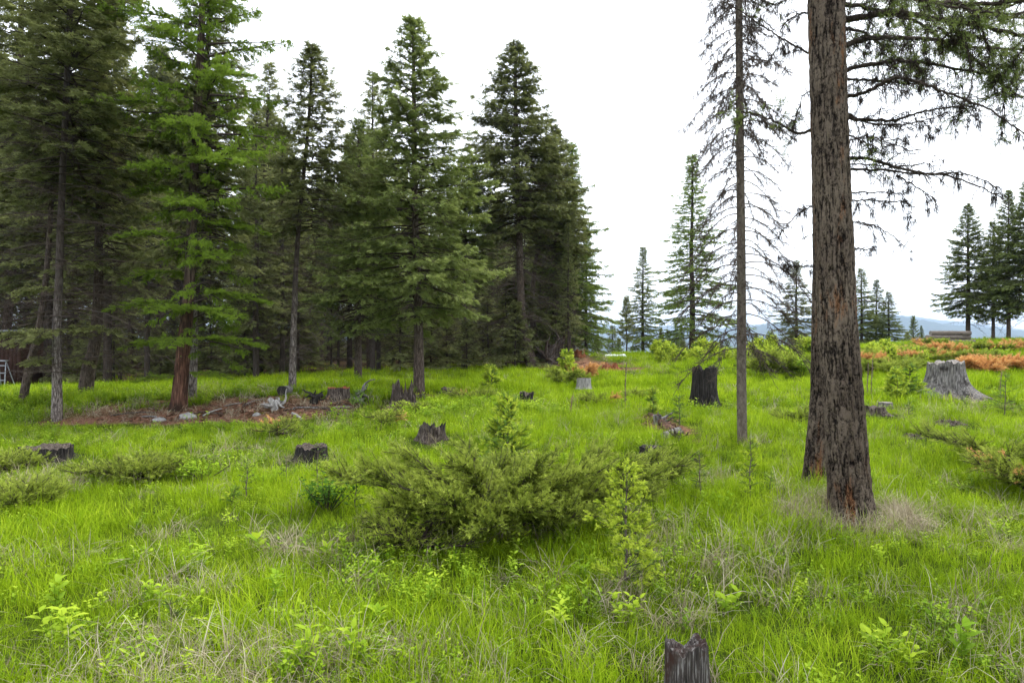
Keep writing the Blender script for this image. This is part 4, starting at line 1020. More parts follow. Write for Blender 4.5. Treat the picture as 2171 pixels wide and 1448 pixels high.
# root heap at the right end of the forest
def snag(label, px, py, d, size, nroot, mat, seed, cat='root heap', name='uprooted_root', up=.8):
    b = np.array([(px - 1085.5) / F * d, d, 0]); b[2] = float(hgt(b[0], b[1]))
    e = empty(name, b, label, cat)
    r = np.random.default_rng(seed)
    core = np.array([[0, 0, -.1], [r.normal(0, .05), 0, size * .25], [r.normal(0, .1), 0, size * .5]])
    ob('root_crown', mesh_from('root_crown', tube_parts(resample(core, 12), np.linspace(size * .20, size * .10, 12), 16, disp=lambda th, s: 1 + .35 * fbm(np.cos(th) * 2, np.sin(th) * 2, s * 4, seed=seed)), [M[mat]], None, True), e)
    for q in range(nroot):
        az = r.uniform(0, 6.28); el = r.uniform(.0, 1.0) * up; L = size * r.uniform(.5, 1.1)
        p = [np.array([0, 0, size * r.uniform(.1, .4)])]
        dd = np.array([math.cos(az) * math.cos(el), math.sin(az) * math.cos(el), math.sin(el)])
        for _ in range(5):
            dd = unit(dd + r.normal(0, .35, 3)); p.append(p[-1] + dd * L / 5)
        p = np.array(p); p[:, 2] = np.maximum(p[:, 2], -.02)
        ob('root', mesh_from('root', tube_parts(resample(p, 16), np.linspace(size * .10, size * .015, 16), 8, disp=lambda th, s: 1 + .3 * vn(np.cos(th), np.sin(th), s * 9, seed=seed + q)), [M[mat]], None, True), e)
    return e
snag('tangled dark root heap at the foot of the leaning fir', 1162, 775, 26.3, 1.0, 18, 'wood_dark', 3)
snag('upright twisted root with a grey crest above the red earth', 1184, 772, 26.8, 1.15, 12, 'wood_dark', 8, up=1.3)
snag('bleached spidery root lying on the bank between the larch and the pale fir', 585, 868, at(585, 868)[1], .42, 11, 'wood_pale', 5, up=.15)
snag('dark root snag on the bank right of the bleached root', 665, 856, at(665, 856)[1], .36, 9, 'wood_char', 6, up=.2)
snag('grey splinters of root beside the brown crumbling stump', 760, 852, at(760, 852)[1], .45, 9, 'wood_grey', 7, up=.1)
snag('grey knot of wood on the red mound', 1222, 756, 28, .45, 6, 'wood_grey', 12, up=.4)
snag('bent dead root ends beside the rotten red log', 1400, 900, at(1400, 900)[1], .32, 6, 'wood_grey', 15, up=.3)
snag('dark knot of rotten root at the lower end of the red trough', 1440, 935, at(1440, 935)[1], .26, 7, 'wood_dark', 16, up=.5)
snag('splintered grey bark slabs at the foot of the splintered stump', 890, 856, at(890, 856)[1], .42, 7, 'wood_dark', 17, up=.1)
a = at(1378, 884); b_ = at(1432, 925)
log('log', 'crumbling red rotten log sunk in the meadow, running down to a root knot', a + [0, 0, .03], b_ + [0, 0, .03], .05, 'bark_red', 'log', None, 31, .02, 'wood_red', .075)
a = at(1408, 935); b_ = at(1436, 925)
log('log', 'short grey cut log end by the rotten red log', a + [0, 0, .07], b_ + [0.05, .12, .08], .055, 'wood_grey', 'log', None, 32)
a = at(601, 842)
log('log', 'short charred hollow log standing end on before the pale fir', a + [0, -.1, .14], a + [0, .35, .12], .10, 'wood_grey', 'log', None, 33, 0, 'wood_char')
a = at(620, 880); b_ = at(640, 892)
log('branch', 'short bleached stick lying below the spidery root', a + [0, 0, .03], b_ + [0, 0, .02], .025, 'wood_pale', 'stick', None, 34, .02)
a = at(430, 885); b_ = at(470, 872)
log('branch', 'thin pale stick on the red earth right of the larch', a + [0, 0, .03], b_ + [0, 0, .05], .014, 'wood_pale', 'stick', None, 35, .02)
a = at(235, 885); b_ = at(330, 880)
log('branch', 'long dark stick across the earth left of the larch', a + [0, 0, .03], b_ + [0, 0, .05], .016, 'wood_dark', 'stick', None, 36, .03)

r_ = random.Random(8)
for q in range(26):
    px = r_.uniform(250, 780); py = r_.uniform(858, 892) if px < 520 else r_.uniform(856, 878)
    a = at(px, py); an = r_.uniform(-.6, .6); L_ = r_.uniform(.15, .5); dv = np.array([math.cos(an), math.sin(an), 0]) * L_
    b_ = a + dv; b_[2] = float(hgt(b_[0], b_[1]))
    k_ = r_.choice(['wood_grey', 'wood_dark', 'twig_grey', 'wood_dark'])
    log('stick', ('grey' if k_ != 'wood_dark' else 'dark') + ' broken stick on the earth bank ' + ('left of the larch' if px < 350 else 'just below the larch' if px < 450 else 'between the larch and the spidery root' if px < 560 else 'near the spidery root' if px < 680 else 'left of the splintered stump'),
        a + [0, 0, .02], b_ + [0, 0, .025], r_.uniform(.007, .02), k_, 'stick', 'sticks on the earth bank', 300 + q, .015)
def rock(label, px, py, w, seed):
    b = at(px, py); n, m = 16, 10
    th = np.arange(n) / n * 2 * np.pi; ph = np.linspace(0.02, np.pi / 2 + .5, m)
    X = np.sin(ph)[:, None] * np.cos(th)[None]; Y = np.sin(ph)[:, None] * np.sin(th)[None]; Z = np.cos(ph)[:, None] + 0 * X
    k = 1 + .35 * fbm(X * 1.6 + seed, Y * 1.6, Z * 1.6, seed=seed)
    v = np.stack([X * k * w / 2, Y * k * w / 2.4, Z * k * w * .3], -1).reshape(-1, 3)
    i = np.arange(m - 1)[:, None] * n; q = np.arange(n)[None]
    f = np.stack(np.broadcast_arrays(i + q, i + (q + 1) % n, i + n + (q + 1) % n, i + n + q), -1).reshape(-1, 4)
    tag(ob('rock', mesh_from('rock', [(v, f, 0), (v, np.arange(n)[None], 0)], [M['rock']]), None, b), label, 'rock', 'rocks in the meadow')
rock('green grey flat rock on the red earth below the larch', 398, 886, .34, 1)
rock('pale small rock in the grass below the red earth', 336, 894, .26, 2)
rock('small grey stone in mid meadow below the pale cut stump', 1272, 922, .13, 3)
rock('small flat stone left of the bleached root', 545, 880, .16, 5)

# white sheet lying on the crest
b = np.array([(1302 - 1085.5) / F * 31, 31, 0]); b[2] = float(hgt(b[0], b[1]))
uu_ = np.linspace(-1, 1, 24); vv_ = np.linspace(-1, 1, 10); A_, B_ = np.meshgrid(uu_, vv_)
Zs = .17 * np.sqrt(np.clip(1 - B_ ** 2, 0, 1)) * (.75 + .25 * vn(A_ * 3, B_ * 2, seed=3)) * smooth((1 - np.abs(A_)) * 4) 
vs = np.stack([A_ * .62, B_ * .25, Zs], -1).reshape(-1, 3); i = np.arange(9)[:, None] * 24; k = np.arange(23)[None]
fs = np.stack(np.broadcast_arrays(i + k, i + k + 1, i + 25 + k, i + 24 + k), -1).reshape(-1, 4)
tag(ob('tarpaulin', mesh_from('tarpaulin', [(vs, fs, 0)], [M['white']], None, True), None, b + [0, 0, .05]), 'white sheet over something low on the crest beyond the grey pointed stump', 'tarpaulin')

# ------------------------------------------------------------------ shed and ladder at the left edge
def box(c, s):
    v = np.array([(x, y, z) for x in (-.5, .5) for y in (-.5, .5) for z in (-.5, .5)]) * s + c
    f = np.array([(0, 1, 3, 2), (4, 6, 7, 5), (0, 4, 5, 1), (2, 3, 7, 6), (0, 2, 6, 4), (1, 5, 7, 3)])
    return v, f
d = 25.0
xr = (46 - 1085.5) / F * d
sz = float(hgt(xr - 1, d))
sh = empty('shed', (xr - 1.5, d + 1, sz), 'low red brown board shed hidden behind the leftmost trunks', 'shed')
top = P(0, 705, d)[2] - sz
pm = mesh_from('plank', [(*box(np.array([0, 0, top / 2]), np.array([.145, .03, top])), 0)], [M['shed']])
for q in range(20):
    o = ob('plank', pm, sh); o.location = (1.42 - q * .15, -1 + (.004 if q % 2 else 0), 0)
ob('side_wall', mesh_from('side_wall', [(*box(np.array([1.47, .1, top / 2]), np.array([.04, 2.1, top])), 0), (*box(np.array([-1.5, .1, top / 2]), np.array([.04, 2.1, top])), 0), (*box(np.array([0, 1.12, top / 2]), np.array([2.9, .04, top])), 0)], [M['shed']]), sh)
ob('roof', mesh_from('roof', [(*box(np.array([0, 0, top + .05]), np.array([3.3, 2.7, .06])), 0)], [M['roof']]), sh)
d = 22.5
lb = np.array([(5 - 1085.5) / F * d, d, 0]); lb[2] = float(hgt(lb[0], d))
ld = empty('step_ladder', lb, 'aluminium step ladder standing by the shed at the left edge', 'ladder')
h = P(0, 765, d)[2] - lb[2]
for s in (-1, 1):
    for yb in (-.25, .3):
        ob('rail' if yb < 0 else 'rear_leg', mesh_from('rail', [(*prisms([[s * .25, yb, 0]], [[s * .12, 0, h]], .022, .018, 4), 0)], [M['alu']]), ld)
for q in range(4):
    t = .12 + q * .24; w = .25 * (1 - t) + .12 * t
    ob('step', mesh_from('step', [(*box(np.array([0, -.25 * (1 - t), h * t]), np.array([2 * w, .09, .03])), 0)], [M['alu']]), ld)
ob('top_cap', mesh_from('top_cap', [(*box(np.array([0, 0, h]), np.array([.32, .16, .04])), 0)], [M['alu']]), ld)

# ------------------------------------------------------------------ junipers
def juniper(label, px, py, half_w, ht, nl=26, dens=1.0, dead=0.0, seed=0, az=(0, 6.283), group='low junipers', sl=.075, d=None, name='juniper_bush', depthk=1.0, lmin=.55, up=(.15, .75)):
    global rng
    keep = rng; rng = np.random.default_rng(1000 + seed); r = rng
    b = at(px, py)
    if d: b = np.array([(px - 1085.5) / F * d, d, 0]); b[2] = float(hgt(b[0], b[1]))
    e = empty(name, b, label, 'juniper', group)
    wood = []; PO, DI, TI, GP = [], [], [], []
    for q in range(nl):
        a = az[0] + (az[1] - az[0]) * (q + r.random()) / nl; L = half_w * r.uniform(lmin, 1.08)
        hh = np.array([math.cos(a), math.sin(a) * depthk, 0]); el = r.uniform(*up)
        s = np.linspace(0, 1, 9)
        zz = ht * 1.15 * el * (.2 * np.sin(s * 1.75) + .8 * s ** (.95 if half_w > .9 else .7)) + .04 * s + .03
        p = hh * (L * s)[:, None] + np.stack([.03 * np.cumsum(r.normal(0, 1, 9)), .03 * np.cumsum(r.normal(0, 1, 9)), zz], 1) * [1, 1, 1]
        wood.append((*prisms(p[:-1], p[1:], .013 * (1 - s[:-1] * .75), .013 * (1 - s[1:] * .75), 5), 0))
        isd = r.random() < dead
        m = int(44 * dens * L / .8) + 8; ss = r.uniform(.22, 1, m)
        q0 = np.stack([np.interp(ss, s, p[:, c]) for c in range(3)], 1)
        tt = unit(hh + np.array([0, 0, .35])); sd = np.array([-hh[1], hh[0], 0])
        dd = unit(tt * r.uniform(.3, 1, m)[:, None] + sd * r.normal(0, .75, m)[:, None] + np.array([0, 0, 1.]) * r.uniform(-.25, .8, m)[:, None])
        ll = r.uniform(.08, .34, m) * (1.15 - ss * .5) * min(1.0, half_w / .8 + .35)
        wood.append((*prisms(q0, q0 + dd * ll[:, None], .004, .002), 0))
        ns = np.maximum(3, (ll / .019 * dens).astype(int)); ti = np.repeat(np.arange(m), ns); n = len(ti); uu = r.random(n) ** .75
        g0 = q0[ti] + dd[ti] * (ll[ti] * uu)[:, None] + r.normal(0, .006, (n, 3))
        gd = unit(dd[ti] * .8 + hh * .3 + r.normal(0, .38, (n, 3)) + np.array([0, 0, .05]))
        PO.append(g0); DI.append(gd); TI.append(.36 + .28 * uu + r.normal(0, .10, n) + .05 * ss[ti] + r.normal(0, .08, m)[ti]); GP.append(np.full(n, isd))
    PO, DI, TI, GP = np.concatenate(PO), np.concatenate(DI), np.concatenate(TI), np.concatenate(GP)
    PO[:, 2] = np.maximum(PO[:, 2], .01)
    ob('branches', mesh_from('branches', wood, [M['limb']]), e)['kind'] = 'stuff'
    for g_, nm, mt in ((False, 'foliage', 'juniper'), (True, 'dead_foliage', 'juniper_dead')):
        k = GP == g_
        if not k.any(): continue
        v_, f_, t_ = sprigs(PO[k], DI[k], np.array([0, 0, 1.]) + rng.normal(0, .4, (k.sum(), 3)), sl * rng.uniform(.6, 1.2, k.sum()), JUN_T, TI[k])
        ob(nm, mesh_from(nm, [(v_, f_, 0)], [M[mt]], {'tint': t_}), e)
    rng = keep
    return e
juniper('large spreading juniper in the middle of the meadow', 1048, 1128, 1.12, .56, 34, 1.45, 0, 1, depthk=.7, sl=.058, lmin=.62, up=(.12, .95))
juniper('low grey green juniper skirt in front of the large spreading one', 880, 1168, .36, .26, 16, .9, .04, 2, sl=.05)
juniper('slim juniper arm reaching up to the right behind the budding sapling', 1330, 1062, .50, .42, 7, 1.0, 0, 3, az=(-.25, .45), sl=.06, up=(.5, .8))
juniper('flat juniper mat in the left meadow', 285, 1016, .42, .09, 18, .8, 0, 4, sl=.07)
juniper('flat juniper mat cut by the left edge', 45, 1078, .38, .10, 18, .8, 0, 5, sl=.07)
juniper('small juniper in front of the wide low stump', 30, 1000, .32, .10, 12, .8, 0, 6, sl=.07)
juniper('juniper arm reaching up at the right edge of the meadow', 2120, 985, .75, .35, 10, .9, 0, 7, az=(2.2, 6.6), sl=.06, up=(.2, .7))
juniper('dark juniper with a brown underside at the right edge', 2190, 1055, .45, .32, 14, 1.0, .15, 8, az=(1.6, 4.8), sl=.055, up=(.4, .9))
juniper('upswept juniper on the crest behind the thin spruce', 1640, 796, 1.0, .75, 22, .8, 0, 9, sl=.10)
juniper('small juniper at the foot of the rear trunk', 1690, 900, .32, .16, 9, .8, 0, 10, sl=.07)
juniper('small juniper beside the orange shrub below the red mound', 1196, 818, .50, .38, 12, .8, 0, 11, sl=.10)
juniper('orange dead shrub just above the pale cut stump', 1237, 806, .42, .38, 12, .8, 1.0, 12, group='orange dead shrubs', sl=.10)
RL = ['just right of the big trunk low down', 'in front row left of the big grey stump', 'directly behind the big grey stump', 'near the big trunk in the middle row', 'between the big trunk and the log pile', 'right in front of the log pile', 'behind the right flank of the big grey stump', 'at the right end of the log pile', 'the rust patch right of the big grey stump', 'next to the right root of the big grey stump',
      'last rust patch towards the right edge', 'below the tall firs at the right', 'touching the right edge of the big trunk', 'highest at the right edge', 'at the left foot of the log pile', 'on the skyline beside the big trunk']
r_ = random.Random(3)
for q, (px, py, w, dd_) in enumerate([(1850, 795, .9, .45), (1905, 790, .9, .15), (1960, 770, 1.0, .35), (1860, 765, 1.0, .2), (1925, 755, 1.0, .4), (2000, 752, 1.1, .5), (2060, 768, .9, .25), (2050, 745, 1.0, .15),
                                      (2105, 785, .9, .95), (2070, 790, .7, 1.0), (2140, 785, .7, .95), (2120, 748, .8, .5), (1840, 775, .6, .7), (2160, 742, .6, .6), (1975, 738, .8, .2), (1815, 760, .8, .3)]):
    lab = ['green juniper patch with orange dead boughs on the rise behind the big grey stump', 'mostly orange dead juniper patch right of the big grey stump'][1 if dd_ > .9 else 0]
    lab = ['green juniper patch on the rise, ', 'mostly orange dead juniper patch, '][1 if dd_ > .5 else 0] + RL[q]
    juniper(lab, px, py, w * .78, .27, 13, .72, dd_, 40 + q, group='dying junipers covering the rise', sl=.125)
for q, (px, py, w, lab) in enumerate([(1270, 862, .35, 'dark low bush in the bright grass below the crest'), (1350, 850, .35, 'grey green low bush left of the charred stump'), (820, 905, .3, 'dull low bush on the grass below the jagged stump'),
                                      (1000, 850, .5, 'flat green shrub between the squat stump and the slanted stump'), (590, 925, .3, 'low dull bush left of the flat dark stump'), (870, 880, .25, 'reddish green seedling bush below the jagged stump')]):
    juniper(lab, px, py, w, .16, 9, .6, .05, 70 + q, sl=.075, group='small low bushes')

# ------------------------------------------------------------------ saplings
def sapling(label, px, py, top_py, wide, leaf='sapling', buds=0.0, nw=9, bare=.0, seed=0, group='conifer saplings in the meadow', d=None, sl=.05, tmpl=TUFT_FINE, e0=.5, name='fir_sapling', dens=1.0, z0=.12):
    global rng
    keep = rng; rng = np.random.default_rng(2000 + seed); r = rng
    b = at(px, py)
    if d: b = np.array([(px - 1085.5) / F * d, d, 0]); b[2] = float(hgt(b[0], b[1]))
    H = EYE + (724 - top_py) / F * b[1] - b[2]
    e = empty(name, b, label, 'sapling', group)
    lean = r.normal(0, .02, 2)
    stem = np.array([[lean[0] * H * t * 3 + .004 * r.normal(), lean[1] * H * t, H * t - .04 * (t == 0)] for t in np.linspace(0, 1, 7)])
    ob('trunk', mesh_from('trunk', tube_parts(resample(stem, 20), np.linspace(.004 + .009 * H, .0015, 20), 8), [M['bark_thin']], None, True), e)
    W_, PO, DI, TI = [], [], [], []
    BP, BD = [], []
    for w in range(nw):
        t = z0 + (1 - z0) * (w / nw) ** .9; z = H * t
        c = np.array([np.interp(t, np.linspace(0, 1, 7), stem[:, 0]), np.interp(t, np.linspace(0, 1, 7), stem[:, 1]), z])
        for q in range(r.integers(4, 7)):
            a = r.uniform(0, 6.283); L = wide * H * (1 - t) ** .75 * r.uniform(.35, 1.25) + .03
            el = e0 * (.4 + .8 * t) + r.normal(0, .12)
            hh = np.array([math.cos(a), math.sin(a), 0]); s = np.linspace(0, 1, 5)
            p = c + hh * (L * s * math.cos(el))[:, None] + np.array([0, 0, 1.]) * (L * (s * math.sin(el) + .12 * s * s))[:, None]
            W_.append((*prisms(p[:-1], p[1:], .0035 * (1 - s[:-1] * .6) * (.4 + .5 * H), .0035 * (1 - s[1:] * .6) * (.4 + .5 * H)), 0))
            segs = [(p[0], p[-1])]
            for k in range(int(L / .055)):
                s1 = r.uniform(.2, .95); o = p[0] + (p[-1] - p[0]) * s1; sd = np.array([-hh[1], hh[0], 0]) * r.choice([-1, 1])
                dd = unit(hh * .7 + sd * .8 + np.array([0, 0, .15])); l3 = L * .42 * (1.1 - s1) + .02
                segs.append((o, o + dd * l3)); W_.append((*prisms([o], [o + dd * l3], .0022, .001), 0))
            for a0, a1 in segs:
                l = np.linalg.norm(a1 - a0); n = max(2, int(l / .022 * dens * (1 - bare)))
                if r.random() < bare * .7: n = 0
                uu = r.uniform(.15, 1, n); PO.append(a0 + (a1 - a0) * uu[:, None]); DI.append(np.repeat(unit(a1 - a0)[None], n, 0) + r.normal(0, .25, (n, 3))); TI.append(.38 + .3 * uu + r.normal(0, .1, n))
                if r.random() < buds: BP.append(a1); BD.append(a1 - a0)
                if r.random() < buds * .7: BP.append(a0 + (a1 - a0) * .6); BD.append(a1 - a0 + r.normal(0, .02, 3))
    ob('branches', mesh_from('branches', W_, [M['limb'] if bare < .5 else M['twig']]), e)['kind'] = 'stuff'
    # leader
    n = int(8 * dens * (1 - bare)) + 1; uu = r.uniform(.75, 1, n); PO.append(np.stack([np.interp(uu, np.linspace(0, 1, 7), stem[:, c]) for c in range(3)], 1)); DI.append(r.normal(0, .4, (n, 3)) + [0, 0, 1]); TI.append(np.full(n, .6))
    PO, DI, TI = np.concatenate(PO), np.concatenate(DI), np.concatenate(TI)
    if len(PO):
        v_, f_, t_ = sprigs(PO, DI, np.array([0, 0, 1.]) + r.normal(0, .3, PO.shape), sl * r.uniform(.7, 1.2, len(PO)), tmpl, TI)
        ob('needles', mesh_from('needles', [(v_, f_, 0)], [M[leaf]], {'tint': t_}), e)
    if BP:
        BP = np.repeat(np.array(BP), 4, 0); BD = np.repeat(unit(np.array(BD)), 4, 0)
        v_, f_, t_ = sprigs(BP - BD * .012 + r.normal(0, .004, BP.shape), BD + r.normal(0, .3, BP.shape), r.normal(0, 1, BP.shape), r.uniform(.8, 1.3, len(BP)) * max(.038, sl * 1.0), BUD_T, .5 + r.normal(0, .15, len(BP)))
        ob('new_shoots', mesh_from('new_shoots', [(v_, f_, 0)], [M['bud']], {'tint': t_}), e)
    rng = keep
    return e
sapling('waist high fir sapling covered in yellow green new shoots right of the large juniper', 1326, 1262, 985, .36, buds=.95, nw=12, bare=.3, seed=1, sl=.036, e0=.6)
sapling('bright green fir sapling rising through the large juniper', 1075, 1046, 836, .30, buds=.5, nw=14, seed=2, sl=.065, e0=.6, dens=1.3, bare=.1)
sapling('bare grey seedling right of the juniper, nearer the twiggy sapling', 1484, 1068, 955, .26, buds=.0, nw=7, bare=.85, seed=3, sl=.03)
sapling('slim twiggy sapling with dark needle clumps left of the big trunks', 1590, 1062, 930, .20, buds=.25, nw=9, bare=.5, seed=4, sl=.035)
sapling('short dark twiggy seedling between the twiggy sapling and the big trunks', 1632, 1045, 1000, .3, buds=.0, nw=5, bare=.4, seed=5, sl=.035)
sapling('thin bare seedling in the left meadow', 521, 1062, 972, .22, buds=.0, nw=7, bare=.8, seed=6, sl=.03)
sapling('thin grey seedling standing before the flat dark stump', 672, 1040, 936, .22, buds=.0, nw=7, bare=.75, seed=7, sl=.03)
sapling('faint thin seedling between two others in the left meadow', 608, 1030, 962, .22, buds=.0, nw=6, bare=.8, seed=8, sl=.03)
sapling('pale green seedling at the left end of the large juniper', 752, 1085, 990, .30, buds=.2, nw=7, bare=.4, seed=9, sl=.035)
sapling('grey green spruce seedling in the grass before the charred stump', 1441, 905, 838, .42, buds=.0, nw=7, bare=.5, seed=10, sl=.06)
sapling('bright narrow seedling above the red rotten log', 1385, 882, 826, .30, buds=.3, nw=8, bare=.1, seed=11, sl=.075)
sapling('twin topped green sapling left of the big grey stump', 1905, 852, 782, .42, buds=.6, nw=8, bare=.0, seed=12, sl=.085)
sapling('fuller green sapling close beside the big grey stump', 1930, 848, 775, .38, buds=.2, nw=8, bare=.0, seed=13, sl=.085)
sapling('lime green sapling on the slope before the leaning fir', 1043, 826, 775, .38, buds=.7, nw=7, bare=.0, seed=14, sl=.10)
sapling('lime green sapling rising from the juniper by the red mound', 1204, 806, 745, .35, buds=.8, nw=8, bare=.0, seed=15, sl=.13)
sapling('small dark seedling by the stump crumbs left of the splintered stump', 760, 868, 828, .4, buds=.0, nw=6, bare=.2, seed=16, sl=.08)
sapling('feathery grey seedling right of the big juniper top', 1152, 985, 945, .3, buds=.0, nw=6, bare=.6, seed=17, sl=.04)
sapling('little grey seedling right of the big grey stump', 2130, 880, 790, .35, buds=.0, nw=7, bare=.6, seed=18, sl=.05)
sapling('small seedling in the grass below the rounded grey stump', 1925, 892, 850, .35, buds=.0, nw=6, bare=.6, seed=20, sl=.05)
sapling('tiny seedling in the near left grass', 365, 1345, 1270, .3, buds=.0, nw=6, bare=.5, seed=21, sl=.03)
sapling('short bushy seedling in the left meadow right of the juniper mat', 492, 1075, 1035, .45, buds=.1, nw=6, bare=.0, seed=22, sl=.045)
r_ = random.Random(12)
for q in range(26):
    px = r_.choice([r_.uniform(1330, 1560), r_.uniform(1590, 1720), r_.uniform(1330, 1720), r_.uniform(1820, 1960)])
    py = r_.uniform(752, 772)
    sapling('lime green young conifer on the crest ' + ('near the grey pointed stump' if px < 1400 else 'left of the charred stump' if px < 1480 else 'just left of the thin dead spruce' if px < 1570 else 'between the thin dead spruce and the big trunk' if px < 1760 else 'right of the big trunk'), px, py, py - r_.uniform(18, 42), .42, buds=.7, nw=6, bare=.0, seed=100 + q, sl=.17, group='lime green young conifers on the crest', dens=.5)
for q, (px, py, tp_) in enumerate([(1325, 868, 770), (1838, 850, 770), (1847, 845, 762), (1210, 880, 840), (2120, 850, 790)]):
    b = at(px, py); H = (py - tp_) / F * b[1]
    p = np.array([[0, 0, 0], [.01, 0, H * .5], [.03, 0, H]])
    k = 60; s = np.linspace(.1, 1, k); r2 = np.random.default_rng(q)
    v_, f_, t_ = sprigs(np.stack([.03 * s ** 2, 0 * s, H * s], 1), r2.normal(0, 1, (k, 3)) + [0, 0, .5], r2.normal(0, 1, (k, 3)), np.full(k, .035), FIR_T, .4 + r2.normal(0, .1, k))
    v2, f2 = prisms(p[:-1], p[1:], .008, .005, 5)
    me = mesh_from('dead_stalk', [(v_, f_, 0), (v2, f2, 1)], [M['litter'], M['twig_grey']], {'tint': np.concatenate([t_, np.full(len(v2), .4)])})
    tag(ob('dead_stalk', me, None, b), ['tall thin rusty stalk alone in mid meadow', 'rusty dead stalk right of the big trunk, nearer one', 'rusty dead stalk right of the big trunk, farther one',
        'short dry stalk in the grass under the pale cut stump', 'dry stalk right of the big grey stump'][q], 'stalk', 'dry stalks')

# ------------------------------------------------------------------ ground cover: grass, dry grass, leafy plants
def blades(seed, n, rad, hmin, hmax, w, lean, segs=3, curl=.6):
    r = np.random.default_rng(seed)
    a = r.uniform(0, 6.283, n); rr = rad * np.sqrt(r.random(n)); base = np.stack([np.cos(a) * rr, np.sin(a) * rr, 0 * a - .01], 1)
    L = r.uniform(hmin, hmax, n); az = r.uniform(0, 6.283, n); ln = np.abs(r.normal(0, lean, n)) + .05
    hh = np.stack([np.cos(az), np.sin(az), 0 * az], 1); sd = np.stack([-np.sin(az + r.normal(0, .6, n)), np.cos(az), 0 * az], 1)
    vs, fs, tt = [], [], []
    t = np.linspace(0, 1, segs + 1)
    pts = []
    for q in t:
        ang = ln * (.4 + q * (1 + curl)); pts.append(base + hh * (L * q * np.sin(np.minimum(ang, 2.2)))[:, None] + np.array([0, 0, 1.]) * (L * q * np.cos(np.minimum(ang, 2.2) * .8))[:, None])
    W_ = w * r.uniform(.6, 1.3, n)
    V_ = []
    for k, q in enumerate(t[:-1]):
        ww = W_ * (1 - q * .55) / 2
        V_ += [pts[k] - sd * ww[:, None], pts[k] + sd * ww[:, None]]
    V_.append(pts[-1])
    V_ = np.stack(V_, 1); m = V_.shape[1]
    F_ = []
    for k in range(segs - 1): F_ += [(2 * k, 2 * k + 1, 2 * k + 3), (2 * k, 2 * k + 3, 2 * k + 2)]
    F_.append((2 * segs - 2, 2 * segs - 1, m - 1))
    F_ = (np.array(F_)[None] + (np.arange(n) * m)[:, None, None]).reshape(-1, 3)
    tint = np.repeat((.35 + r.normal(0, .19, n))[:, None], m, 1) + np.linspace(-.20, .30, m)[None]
    V_ = V_.reshape(-1, 3)
    # keep the middle up
    return V_, F_, tint.ravel()

def leaf_shape(p, d, up, L, Wd, fold=.15):
    """oval leaf, 6 tris"""
    d = unit(d); s = unit(np.cross(up, d)); u_ = np.cross(d, s)
    ctr = [p, p + d * L * .35 + u_ * L * .05, p + d * L * .7 + u_ * L * .03, p + d * L - u_ * L * .08]
    l = [p + d * L * .3 + s * Wd * .5 + u_ * Wd * fold, p + d * L * .65 + s * Wd * .42 + u_ * Wd * fold]
    r = [p + d * L * .3 - s * Wd * .5 + u_ * Wd * fold, p + d * L * .65 - s * Wd * .42 + u_ * Wd * fold]
    V_ = np.array(ctr + l + r)
    F_ = [(0, 1, 4), (1, 2, 5), (1, 5, 4), (2, 3, 5), (0, 6, 1), (1, 6, 7), (1, 7, 2), (2, 7, 3)]
    return V_, np.array(F_)

def herb(seed, nstem, h, ll, lw, pairs, spread=.05, up=.35):
    r = np.random.default_rng(seed); VV, FF, TT, off = [], [], [], 0
    for q in range(nstem):
        a = r.uniform(0, 6.283); o = np.array([math.cos(a), math.sin(a), 0]) * spread * r.random(); H = h * r.uniform(.6, 1.1)
        dirv = unit(np.array([math.cos(a) * .35 * r.random(), math.sin(a) * .35 * r.random(), 1.]))
        v, f = prisms([o], [o + dirv * H], .0022, .0012); VV.append(v); f3 = np.concatenate([f[:, [0, 1, 2]], f[:, [0, 2, 3]]]); FF.append(f3 + off); TT.append(np.full(len(v), .3)); off += len(v)
        ph = r.uniform(0, 3)
        for k in range(pairs):
            t = .35 + .65 * k / max(1, pairs - 1)
            for sgn in (0, math.pi):
                aa = ph + k * 1.4 + sgn + r.normal(0, .2)
                dd = np.array([math.cos(aa), math.sin(aa), up + r.normal(0, .18)])
                sc = r.uniform(.7, 1.15) * (1 - .25 * (k == 0))
                v, f = leaf_shape(o + dirv * H * t, dd, np.array([0, 0, 1.]), ll * sc, lw * sc)
                VV.append(v); FF.append(f + off); TT.append(np.full(len(v), .38 + .3 * t + r.normal(0, .1))); off += len(v)
    return np.concatenate(VV), np.concatenate(FF), np.concatenate(TT)

def source_collection(name, metas, mat):
    c = bpy.data.collections.new(name)
    for q, (v, f, t) in enumerate(metas):
        me = mesh_from('%s_clump' % name, [(v, f, 0)], [mat], {'tint': t})
        o = bpy.data.objects.new('%s_clump_%02d' % (name, q), me); c.objects.link(o)
    return c

